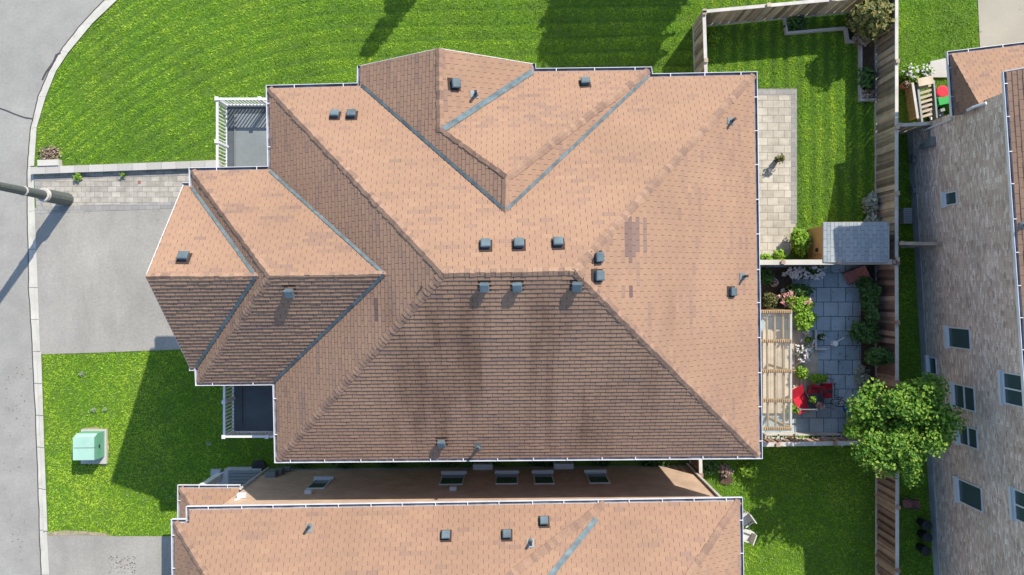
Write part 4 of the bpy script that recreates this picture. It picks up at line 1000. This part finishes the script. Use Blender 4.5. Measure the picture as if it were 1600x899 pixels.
bush('white_flowers', 'dense clump of white flowers spilling over the deck edge mid patio', P(1255, 550, .35), (.34, .42, .25), 420, .09, 'leaf_silver', 'flowers', flowers=('petal', 20, .09), seed=68)
bush('yellow_plant', 'small yellow green plant just above the red chairs', P(1253, 583, .45), (.24, .26, .3), 300, .12, 'leaf_lime', 'plant', seed=69)
bush('trailing_bush', 'wide lime green bush directly above the red cushioned chairs', P(1277, 591, .55), (.52, .24, .3), 900, .11, 'leaf_lime', seed=70, lumps=6)
bush('deck_plant', 'small bright green plant between the red lounger and the pergola posts', P(1239, 640, .3), (.26, .17, .2), 340, .1, 'leaf_lime', 'plant', seed=71)
bush('fence_shrub', 'tall dark shrub against the patio fence, just below the rust coloured chair', P(1357, 462, .7), (.36, .75, .6), 1200, .14, 'leaf_dark', seed=72, lumps=8)
bush('fence_shrub', 'wide feathery dark shrub spreading over the right side of the slabs', P(1347, 520, .7), (.78, .5, .6), 1700, .15, 'leaf_dark', seed=73, lumps=11)
bush('fence_shrub', 'upright dark shrub hugging the patio fence between the two wide dark shrubs', P(1363, 492, .9), (.3, .5, .7), 900, .14, 'leaf_dark', seed=76, lumps=6)
bush('fence_shrub', 'small dark shrub under the rust coloured chair by the fence', P(1352, 443, .4), (.34, .3, .4), 500, .13, 'leaf_dark', seed=77)
bush('spiky_plant', 'low grey green plant at the edge of the bed, above the tree', P(1348, 590, .25), (.28, .5, .25), 420, .12, 'leaf_silver', 'plant', seed=78)
bush('climbing_plant', 'thin plant against the house wall below the round white pot', P(1203, 470, .5), (.3, .35, .4), 360, .12, 'leaf_olive', 'plant', seed=79)
bush('dome_bush', 'rounded mid green bush against the patio fence above the leafy tree', P(1373, 559, 1.1), (.68, .42, .6), 2200, .11, 'leaf_dark', seed=74, lumps=9)
bush('shade_plant', 'dark plants at the foot of the leafy tree by the patio corner', P(1338, 672, .4), (.5, .4, .35), 700, .14, 'leaf_dark', 'plant', seed=75)
# chairs
def lounge(px, py, rz, m, label, s=1.0, cat='chair', name='lounge_chair', long=1.35):
    c = P(px, py, .35); root = empty(name, (c.x, c.y, 0), label, cat); Mz = Matrix.Rotation(R(rz), 3, 'Z')
    def T(x, y, z): v = Mz @ Vector((x * s, y * s, 0)); return (c.x + v.x, c.y + v.y, z)
    mb = MB(); w_ = .27
    pr_ = [(-long / 2, .30), (-.1, .34), (.12, .36), (long / 2, .72)]
    for i in range(3):
        (xa, za), (xb, zb) = pr_[i], pr_[i + 1]
        mb.face([T(xa, -w_, za), T(xb, -w_, zb), T(xb, w_, zb), T(xa, w_, za)]); mb.face([T(xa, -w_, za - .05), T(xa, w_, za - .05), T(xb, w_, zb - .05), T(xb, -w_, zb - .05)])
        for y_ in (-w_, w_): mb.face([T(xa, y_, za), T(xb, y_, zb), T(xb, y_, zb - .05), T(xa, y_, za - .05)])
    mb.face([T(pr_[0][0], -w_, .3), T(pr_[0][0], w_, .3), T(pr_[0][0], w_, .25), T(pr_[0][0], -w_, .25)]); mb.face([T(long / 2, -w_, .72), T(long / 2, w_, .72), T(long / 2, w_, .67), T(long / 2, -w_, .67)])
    mb.build('cushion', M[m], root)
    for x_ in (-long / 2 + .1, .15):
        for y_ in (-w_ - .02, w_ + .02):
            mb = MB(); mb.tube([T(x_, y_, 0), T(x_, y_, .32)], .015, 6); mb.build('leg', M['dark_metal'], root)
    for y_ in (-w_ - .03, w_ + .03):
        mb = MB(); mb.tube([T(-long / 2, y_, .27), T(.12, y_, .32), T(long / 2, y_, .68)], .017, 6); mb.tube([T(-.25, y_, .55), T(.22, y_, .57)], .02, 6); mb.build('armrest', M['dark_metal'], root)
lounge(1249, 624, 115, 'red', 'red cushioned lounger nearest the pergola', long=1.15)
lounge(1290, 610, 90, 'red', 'red patio chair at the right, beside the pale railing', .95, name='patio_chair', long=.7)
lounge(1272, 611, 80, 'red', 'red patio chair partly in leaf shade between the lounger and the right hand red chair', .85, name='patio_chair', long=.6)
lounge(1336, 430, 25, 'rust', 'rust coloured lounge chair in the shade in the top right corner of the patio', .9, long=.85)
c = P(1274, 628, .5); root = empty('patio_table', (c.x, c.y, 0), 'small round dark patio table among the red chairs', 'table')
mb = MB(); mb.tube([(c.x, c.y, .48), (c.x, c.y, .5)], .36, 20); mb.build('tabletop', M['dark_metal'], root)
for i in range(4): a = i * math.pi / 2 + .5; mb = MB(); mb.tube([(c.x + .28 * math.cos(a), c.y + .28 * math.sin(a), .48), (c.x + .33 * math.cos(a), c.y + .33 * math.sin(a), 0)], .014, 6); mb.build('leg', M['dark_metal'], root)
def set_pot(x, y, z, r, label, fm, fl, seed, pm='terracotta'):
    root = empty('flower_pot', (x, y, z), label, 'flower pot'); mb = MB(); mb.tube([(x, y, z), (x, y, z + .16)], [r * .7, r], 12); mb.build('pot', M[pm], root)
    mb = MB(); leaves(mb, (x, y, z + .22), (r * 1.3, r * 1.3, .12), 110, .09, seed); mb.build('foliage', M[fm], root)
    if fl: mb = MB(); [leaves(mb, (x + random.uniform(-r, r), y + random.uniform(-r, r), z + .3), (.03, .03, .03), 6, .06, seed + 50 + i, flat=1) for i in range(6)]; mb.build('blossom', M[fl], root)
set_pot(c.x - .17, c.y + .14, .505, .1, 'lime green potted plant on the round patio table', 'leaf_lime', None, 81)
set_pot(c.x + .1, c.y - .14, .505, .14, 'wide terracotta bowl of orange dried blooms on the round patio table', 'dry', 'petal_pink', 82)
# pale railing of the patio corner and the bicycle parked at it
root = empty('patio_railing', (*gp(1303, 615), 0), 'thin pale L-shaped railing around the red chairs', 'railing')
q = [P(1301, 593, .8), P(1303, 640, .8), P(1250, 640, .8)]
for i in range(2): mb = MB(); mb.bar(q[i], q[i + 1], .04, .04); mb.build('rail', M['lead'], root)
for p in (q[0], q[1], (q[1] + q[2]) / 2, q[2]): mb = MB(); mb.box((p.x, p.y, .4), (.04, .04, .8)); mb.box((p.x, p.y, .82), (.09, .09, .04)); mb.build('post', M['lead'], root)
c = P(1294, 628, .5); root = empty('bicycle', (c.x, c.y, 0), 'dark bicycle leaning inside the pale railing next to the round table', 'bicycle')
dd = Vector((.86, -.42, 0)).normalized(); ss = Vector((-dd.y, dd.x, 0)); up_ = (Vector((0, 0, 1)) + ss * .55).normalized(); b0 = Vector((c.x, c.y, 0))
def bp(t, z): return b0 + dd * t + up_ * z
for t in (-.5, .5):
    mb = MB(); mb.tube([bp(t + .3 * math.cos(a), .32 + .3 * math.sin(a)) for a in np.linspace(0, 2 * math.pi, 25)], .02, 6, cap=False); wh = mb.build('wheel', M['black'], root)
    mb = MB(); [mb.tube([bp(t, .32), bp(t + .29 * math.cos(a), .32 + .29 * math.sin(a))], .004, 4) for a in np.linspace(0, 2 * math.pi, 13)[:-1]]; mb.build('spokes', M['lead'], wh)
mb = MB(); [mb.tube(l, .018, 6) for l in ([bp(-.5, .32), bp(-.1, .3), bp(.33, .75), bp(-.22, .72), bp(-.1, .3)], [bp(-.5, .32), bp(-.22, .72)], [bp(.33, .85), bp(.5, .32)])]; mb.build('frame', M['dark_metal'], root)
mb = MB(); mb.tube([bp(.3, .92) - ss * .26, bp(.36, .92), bp(.3, .92) + ss * .26], .016, 6); mb.build('handlebar', M['lead'], root)
mb = MB(); mb.box(bp(-.25, .82), (.24, .12, .05), math.atan2(dd.y, dd.x)); mb.build('saddle', M['black'], root)
# watering can
c = P(1305, 537, .2); root = empty('watering_can', (c.x, c.y, 0), 'small white watering can standing on the shaded slabs', 'watering can')
mb = MB(); mb.tube([(c.x, c.y, 0), (c.x, c.y, .02), (c.x, c.y, .24)], [.12, .13, .11], 14); mb.build('body', M['plastic_white'], root)
mb = MB(); mb.tube([(c.x + .08, c.y + .05, .08), (c.x + .26, c.y + .22, .3)], [.03, .018], 8); mb.tube([(c.x + .25, c.y + .21, .29), (c.x + .28, c.y + .24, .32)], [.02, .05], 10); mb.build('spout', M['plastic_white'], root)
mb = MB(); mb.tube([(c.x - .1, c.y - .02, .1), (c.x - .2, c.y - .06, .2), (c.x - .14, c.y - .04, .32), (c.x, c.y, .3)], .016, 6); mb.build('handle', M['plastic_white'], root)
# folded parasol and board
c0_, c1_ = P(1317, 634, .3), P(1334, 654, .3); root = empty('folded_parasol', (c0_.x, c0_.y, 0), 'dark blue folded parasol lying beside the leafy tree', 'parasol')
mb = MB(); mb.tube([c0_, c0_.lerp(c1_, .3), c1_], [.05, .13, .07], 10); mb.build('canopy', M['blue_fabric'], root); mb = MB(); mb.tube([c0_ - (c1_ - c0_) * .4, c0_], .02, 6); mb.build('pole', M['rail_pale'], root)
c = P(1331, 636, .1); mb = MB(); mb.box((c.x, c.y, .1), (.5, .3, .05), R(-45), 0, .8); tag(mb.build('wooden_board', M['wood_grey'], origin=(c.x, c.y, 0)), 'pale board lying beside the dark blue folded parasol', 'board')
# flower box on the lower fence
a_, b_ = P(1196, 687, .45), P(1314, 687, .45); root = empty('flower_box', (a_.x, a_.y, 0), 'long grey planter box full of mixed flowers along the patio fence', 'planter')
mb = MB(); cx_, cy_, L_ = (a_.x + b_.x) / 2, a_.y, b_.x - a_.x
for s_ in (-1, 1): mb.box((cx_, cy_ + s_ * .19, .25), (L_, .04, .5)); mb.box((cx_ + s_ * L_ / 2, cy_, .25), (.04, .42, .5))
mb.build('box', M['rail_pale'], root); mb = MB(); mb.box((cx_, cy_, .22), (L_ - .05, .34, .42)); mb.build('soil', M['soil'], root)
g = random.Random(12)
for i in range(15):
    x_ = a_.x + .15 + (L_ - .3) * i / 14; mb = MB(); leaves(mb, (x_, cy_, .52), (.16, .17, .14), 60, .1, 900 + i); mb.build('foliage', M[g.choice(['leaf_olive', 'leaf_lime', 'leaf_dark', 'leaf_silver'])], root)
    mb = MB(); [leaves(mb, (x_ + g.uniform(-.13, .13), cy_ + g.uniform(-.14, .14), .66), (.035, .035, .02), 7, .06, 950 + i * 5 + j, flat=1) for j in range(4)]; mb.build('blossom', M[g.choice(['petal', 'petal', 'petal_pink'])], root)
# ---------------------------------------------------------------- lower lawn
bush('twiggy_shrub', 'dark twiggy shrub beside the bare soil patch near the gap fence', P(1134, 735, .25), (.3, .26, .25), 380, .1, 'dry', seed=91)
sheet('soil_patch', [(1124, 742), (1142, 741), (1146, 752), (1134, 759), (1124, 754)], M['soil'], .03)
bush('yellow_shrub', 'low yellow green shrub on the lower lawn right of the twiggy shrub', P(1171, 735, .2), (.42, .3, .22), 520, .11, 'leaf_lime', seed=92)
bush('corner_weed', 'leafy weeds next to the brown fence panel between the houses', P(1110, 730, .2), (.3, .34, .2), 420, .12, 'leaf_dark', 'weed', seed=93)
M['chair_grey'] = mat('chair_plastic', (.5, .5, .47), .5)
def garden_chair(px, py, rz, label):
    c = P(px, py, .45); root = empty('garden_chair', (c.x, c.y, 0), label, 'chair'); Mz = Matrix.Rotation(R(rz), 3, 'Z')
    def bx(n_, cc, sz): mb = MB(); v = Mz @ Vector(cc); mb.box((c.x + v.x, c.y + v.y, v.z), sz, R(rz)); mb.build(n_, M['chair_grey'], root)
    bx('seat', (0, 0, .43), (.44, .42, .04)); bx('backrest', (0, .22, .68), (.44, .04, .46))
    for x_ in (-.19, .19):
        for y_ in (-.18, .18): bx('leg', (x_, y_, .2), (.04, .04, .42))
        bx('armrest', (x_ * 1.15, 0, .62), (.05, .42, .03))
garden_chair(1165, 811, -55, 'white plastic garden chair just past the neighbour roof edge, the upper of two')
garden_chair(1166, 836, -110, 'white plastic garden chair just past the neighbour roof edge, the lower of two')
# ---------------------------------------------------------------- passage beside the stone house
lounge(1421, 787, 10, 'rust', 'small reddish chair in the dark passage beside the stone wall', .6, name='folding_chair', long=.8)
for i, (px, py, lab) in enumerate(((1448, 821, 'round black bin by the stone wall, nearest the reddish chair'), (1449, 840, 'round black bin by the stone wall, the middle of three'), (1447, 861, 'round black bin by the stone wall, nearest the bottom edge'))):
    c = P(px, py, .5); root = empty('black_bin', (c.x, c.y, 0), lab, 'bin', 'black bins by the stone wall'); mb = MB(); mb.tube([(c.x, c.y, 0), (c.x, c.y, .5)], [.16, .2], 16); mb.build('bin', M['black'], root); mb = MB(); mb.tube([(c.x, c.y, .5), (c.x, c.y, .54), (c.x, c.y, .56)], [.215, .2, .08], 16); mb.build('lid', M['black'], root)
c = P(1415, 338, .15); root = empty('air_conditioner', (c.x, c.y, 0), 'small pale box unit in the dark strip between fence and stone wall', 'box unit')
mb = MB(); mb.box((c.x, c.y, .17), (.34, .62, .34)); mb.build('case', M['foundation'], root); mb = MB(); [mb.box((c.x, c.y - .25 + i * .07, .345), (.3, .03, .02)) for i in range(8)]; mb.build('grille', M['lead'], root)
# corner by the stone house: slab, steps, pots, toys
c = P(1467, 106, .1); mb = MB(); mb.prism([gp(1452, 97), gp(1449, 122), gp(1482, 122), gp(1482, 91)], -.05, .1)
tag(mb.build('doorstep_slab', M['concrete'], origin=(c.x, c.y, 0)), 'pale concrete slab at the corner of the lower front roof', 'slab')
root = empty('wooden_steps', (*gp(1440, 160), 0), 'grey slatted wooden steps against the corner of the stone house', 'steps')
for i in range(7):
    p0_, p1_ = P(1433, 140 + i * 7.5, .55), P(1456, 133 + i * 7.5, .55); mb = MB(); mb.bar(p0_, p1_, .1, .04, sh=.7); mb.build('slat', M['wood_grey'], root)
mb = MB(); mb.bar(P(1431, 134, .5), P(1438, 192, .5), .08, .3, sh=.6); mb.bar(P(1456, 127, .5), P(1461, 186, .5), .06, .3, sh=.4); mb.build('stringer', M['lead'], root)
mb = MB(); mb.box(P(1446, 127, .75), (.62, .32, .06), .2, sh=.9); mb.build('landing', M['wood_grey'], root)
root = empty('board_screen', (*gp(1424, 165), 0), 'upright tan board screen at the left of the slatted steps', 'screen')
mb = MB(); a_, b_ = Vector(gp(1413, 136)), Vector(gp(1421, 190)); d_ = (b_ - a_).normalized()
for i in range(10): q = a_ + (b_ - a_) * ((i + .5) / 10); mb.box((q.x, q.y, .3), (.13, .02, .6), math.atan2(d_.y, d_.x), 0, random.uniform(.4, 1))
mb.build('board_panel', M['timber'], root); mb = MB(); mb.bar((*a_, .63), (*b_, .63), .1, .04); mb.build('top_rail', M['rail_pale'], root)
bush('flowering_shrub', 'white and blue flowering shrub beside the long fence near the doorstep slab, left of two', P(1421, 113, .4), (.32, .34, .3), 420, .11, 'leaf_lime', 'flowers', flowers=('petal', 26, .06), seed=95)
bush('flowering_shrub', 'white flowering shrub against the pale doorstep slab, right of two', P(1444, 113, .45), (.34, .28, .3), 420, .11, 'leaf_lime', 'flowers', flowers=('petal', 26, .06), seed=96)
bush('leafy_shrub', 'bright leafy shrub directly above the slatted wooden steps', P(1433, 125, .35), (.4, .24, .3), 420, .12, 'leaf_lime', seed=97)
pot(1416, 132, .16, 'terracotta pot at the top of the tan board screen', 'terracotta', 'dry', None, seed=98, h=.35)
c = P(1474, 143, .55); root = empty('toy_bucket', (c.x, c.y, 0), 'red toy bucket beside the slatted steps', 'toy'); mb = MB(); mb.tube([(c.x, c.y, 0), (c.x, c.y, .5)], [.18, .24], 16); mb.build('bucket', M['red'], root); mb = MB(); mb.tube([(c.x, c.y, .5), (c.x, c.y, .52)], [.26, .2], 16); mb.build('rim', M['red'], root)
c = P(1475, 157, .5); root = empty('toy_crate', (c.x, c.y, 0), 'green toy crate below the red bucket', 'toy'); mb = MB(); [mb.box((c.x + a, c.y + b, .24), sz, .2) for a, b, sz in ((0, 0, (.5, .38, .46)),)]; mb.build('crate', M['cloth'], root); mb = MB(); mb.box((c.x, c.y, .49), (.44, .32, .04), .2); mb.build('lid', M['cloth'], root)
g = random.Random(3)
for i, (px, py, m_, lab) in enumerate(((1462, 150, 'orange', 'orange plastic toy truck left of the green crate'), (1448, 168, 'plastic_white', 'white plastic toy cart at the foot of the slatted steps'), (1463, 166, 'plastic_white', 'white plastic toy cart below the green crate'), (1472, 176, 'lead', 'grey plastic toy cart nearest the stone wall corner'), (1458, 180, 'plastic_white', 'white plastic toy cart touching the stone wall'))):
    c = P(px, py, .3); root = empty('toy_cart', (c.x, c.y, 0), lab, 'toy'); a = g.uniform(0, 3); Mz = Matrix.Rotation(a, 3, 'Z')
    mb = MB(); mb.box((c.x, c.y, .2), (.34, .2, .12), a); v = Mz @ Vector((.09, 0, 0)); mb.box((c.x + v.x, c.y + v.y, .32), (.12, .18, .14), a); mb.build('body', M[m_], root)
    for x_ in (-.11, .11):
        for y_ in (-.11, .11): v = Mz @ Vector((x_, y_, 0)); u_ = Mz @ Vector((0, .02, 0)); mb = MB(); mb.tube([Vector((c.x, c.y, .09)) + v - u_, Vector((c.x, c.y, .09)) + v + u_], .08, 10); mb.build('wheel', M['black'], root)
# white clover heads in the front lawn
for i, (px, py, lab) in enumerate(((128, 584, 'white clover clump in the front lawn, nearest the street driveway'), (147, 641, 'white clover clump above the green cabinet, left of two'), (164, 640, 'white clover clump above the green cabinet, right of two'), (326, 693, 'white clover clump in the shade below the small balcony'))):
    c = P(px, py, .05); bush('clover_clump', lab, (c.x, c.y, .06), (.11, .09, .04), 30, .05, 'leaf_silver', 'clover', False, ('leaf_silver', 3, .04), 'clover clumps', 110 + i)

# ---------------------------------------------------------------- grass blades
polys_ex = []
def pipoly(x, y, poly):
    inside = np.zeros(x.shape, bool); n = len(poly); j = n - 1
    for i in range(n):
        xi, yi = poly[i]; xj, yj = poly[j]
        if yi != yj:
            c = ((yi > y) != (yj > y)) & (x < (xj - xi) * (y - yi) / (yj - yi) + xi); inside ^= c
        j = i
    return inside
lawn_in = [(p[0] + .03, p[1]) for p in rp] + [(24, rp[-1][1]), (24, rp[0][1])]
def walls_xy(l): return [(p.x, p.y) if hasattr(p, 'x') else p for p in l]
excl = [[gp(*p) for p in q] for q in (drive_poly, drive2_poly, drive3_poly, [(50, 259.5), (350, 248), (350, 330), (50, 336)], patio_poly, slab_poly,
        [(126, 671), (166, 671), (166, 725), (126, 725)], [(1455, 90), (1481, 90), (1481, 122), (1455, 122)],
        [(1258, 355), (1372, 350), (1372, 411), (1258, 411)], [(1338, 415), (1372, 415), (1372, 700), (1338, 700)], [(1190, 396), (1260, 396), (1260, 415), (1190, 415)])]
excl += [walls_xy(wi), walls_xy(foot), walls_xy(foot2), g_, [(wA.x - 1.4, wA.y + .15), (wB.x, wB.y + .75), (wB.x, wB.y - 2), (wA.x - 1.4, wA.y - 1)]]
NB = 900000
x = rng.uniform(-21.5, 21.8, NB); y = rng.uniform(-12.6, 12.9, NB)
keep = pipoly(x, y, lawn_in)
xj = x + .07 * np.sin(x * 7.3 + y * 11) * np.sin(y * 5.1 + 1) + .035 * np.sin(y * 31 + x * 17); yj = y + .07 * np.sin(x * 6.1 - y * 9) * np.sin(x * 3.7) + .035 * np.sin(x * 29 + y * 13)
for i_, q in enumerate(excl): keep &= ~(pipoly(xj, yj, q) if i_ < 6 else pipoly(x, y, q))
# ragged lawn edges and thinner growth in patches
jit = .05 * np.sin(x * 9 + 3 * np.sin(y * 5))
x, y = x[keep], y[keep]; n_ = len(x)
def vnoise(x, y, s, seed):
    g = np.random.default_rng(seed); T_ = g.random((128, 128)); u, v = x * s + 50, y * s + 50
    i, j = np.floor(u).astype(int), np.floor(v).astype(int); fu, fv = u - i, v - j; fu = fu * fu * (3 - 2 * fu); fv = fv * fv * (3 - 2 * fv)
    t = lambda a, b: T_[a % 128, b % 128]
    return (t(i, j) * (1 - fu) + t(i + 1, j) * fu) * (1 - fv) + (t(i, j + 1) * (1 - fu) + t(i + 1, j + 1) * fu) * fv
# mower passes on the big top lawn: curved on the left, straight further right
big = (y > 4.2) & (x < 7.4)
curv = np.where(x < -6, y + .10 * (x + 6) ** 2 * .35, y - .02 * (x + 6))
ph = curv * 2 * math.pi / .62 + .8 * vnoise(x, y, .4, 3)
stripe = np.where(big, .3 * np.sin(ph) - 1.7 * np.exp(-((np.mod(ph, 2 * math.pi) - math.pi) / .55) ** 2) * (.25 + 1.1 * vnoise(x, y, .9, 21)), 0)
back = (x > 8) & (x < 15) & (y > 1)
stripe = np.where(back, .8 * np.sin(x * 2 * math.pi / .55 + vnoise(x, y, .5, 4)), stripe)
n1_, n2_, n3_ = vnoise(x, y, .45, 11), vnoise(x, y, 1.9, 12), vnoise(x, y, 6.5, 13)
front = (x < -9) & (y < -2.5)
shade = .47 + .36 * stripe + .36 * (n1_ - .5) + .30 * (n2_ - .5) + .18 * (n3_ - .5) + .25 * (vnoise(x, y, 14, 31) - .5) + rng.normal(0, .10, n_)
shade += np.where(front, .13, 0) + np.where(y < -6, .05, 0)
dens = n3_ + .5 * n2_ + rng.random(n_) * .7
kp = dens > .52; x, y, shade, stripe, n3_ = x[kp], y[kp], shade[kp], stripe[kp], n3_[kp]; n_ = len(x)
ang = rng.uniform(0, 2 * math.pi, n_); hgt = (.026 + .032 * rng.random(n_)) * (.7 + .8 * n3_) * np.clip(1 + .3 * stripe, .45, 1.1); wd2 = .010 + .009 * rng.random(n_)
ln = rng.uniform(.7, 2.0, n_) * hgt; la = rng.uniform(0, 2 * math.pi, n_)
dx, dy = np.cos(ang) * wd2, np.sin(ang) * wd2
tx, ty = x + np.cos(la) * ln + stripe * .012, y + np.sin(la) * ln
vv = np.empty((n_, 3, 3), np.float32)
vv[:, 0] = np.stack([x - dx, y - dy, np.full(n_, -.02)], 1); vv[:, 1] = np.stack([x + dx, y + dy, np.full(n_, -.02)], 1); vv[:, 2] = np.stack([tx, ty, hgt - .02], 1)
me = bpy.data.meshes.new('grass'); me.vertices.add(n_ * 3); me.vertices.foreach_set('co', vv.reshape(-1))
me.loops.add(n_ * 3); me.loops.foreach_set('vertex_index', np.arange(n_ * 3, dtype=np.int32)); me.polygons.add(n_)
me.polygons.foreach_set('loop_start', np.arange(0, n_ * 3, 3, dtype=np.int32)); me.polygons.foreach_set('loop_total', np.full(n_, 3, np.int32))
at = me.attributes.new('shade', 'FLOAT', 'FACE'); at.data.foreach_set('value', np.clip(shade, 0, 1).astype(np.float32))
me.materials.append(M['grass']); me.update(calc_edges=True)
go = bpy.data.objects.new('grass', me); col.objects.link(go); tag(go, 'mown bright green lawn grass around the houses', 'grass', kind='stuff')

# ---------------------------------------------------------------- fallen leaves and grit, too many to count
def litter(name, label, n, rect, size, m, z, seed, inside=None, outside=None):
    g = random.Random(seed); mb = MB(); k = 0
    while k < n:
        x_, y_ = g.uniform(rect[0], rect[2]), g.uniform(rect[1], rect[3])
        a = g.random() * 6.28; s_ = size * g.uniform(.4, 1.3); c, d = math.cos(a) * s_, math.sin(a) * s_; k += 1
        mb.face([(x_ - c, y_ - d, z), (x_ + d * .5, y_ - c * .5, z + .004), (x_ + c, y_ + d, z + .01), (x_ - d * .5, y_ + c * .5, z + .004)], 0, g.random())
    o = mb.build(name, M[m]); tag(o, label, 'litter', kind='stuff')
a_, b_ = gp(170, 895), gp(212, 868); litter('driveway_grit', 'dark specks scattered on the lower driveway', 110, (a_[0], a_[1], b_[0], b_[1]), .03, 'soil', .008, 1)
a_, b_ = gp(4, 880), gp(46, 560); litter('road_grit', 'dark specks scattered on the road', 70, (a_[0], a_[1], b_[0], b_[1]), .03, 'soil', -.095, 2)
a_, b_ = gp(70, 540), gp(270, 340); litter('fallen_leaves', 'small dry leaves on the upper driveway', 35, (a_[0], a_[1], b_[0], b_[1]), .03, 'dry', .01, 3)
a_, b_ = gp(70, 820), gp(270, 560); litter('clover_specks', 'pale clover and dry leaf specks in the front lawn', 260, (a_[0], a_[1], b_[0], b_[1]), .03, 'leaf_silver', .03, 4)
a_, b_ = gp(1110, 890), gp(1360, 730); litter('lawn_leaves', 'pale specks in the lower lawn', 200, (a_[0], a_[1], b_[0], b_[1]), .03, 'leaf_silver', .03, 5)
a_, b_ = gp(1290, 680), gp(1345, 420); litter('patio_leaves', 'fallen leaves on the slab patio', 120, (a_[0], a_[1], b_[0], b_[1]), .04, 'leaf_olive', .02, 6)
a_, b_ = gp(250, 130), gp(700, 4); litter('meadow_specks', 'yellowish weed specks in the top lawn', 220, (a_[0], a_[1], b_[0], b_[1]), .035, 'leaf_lime', .035, 7)
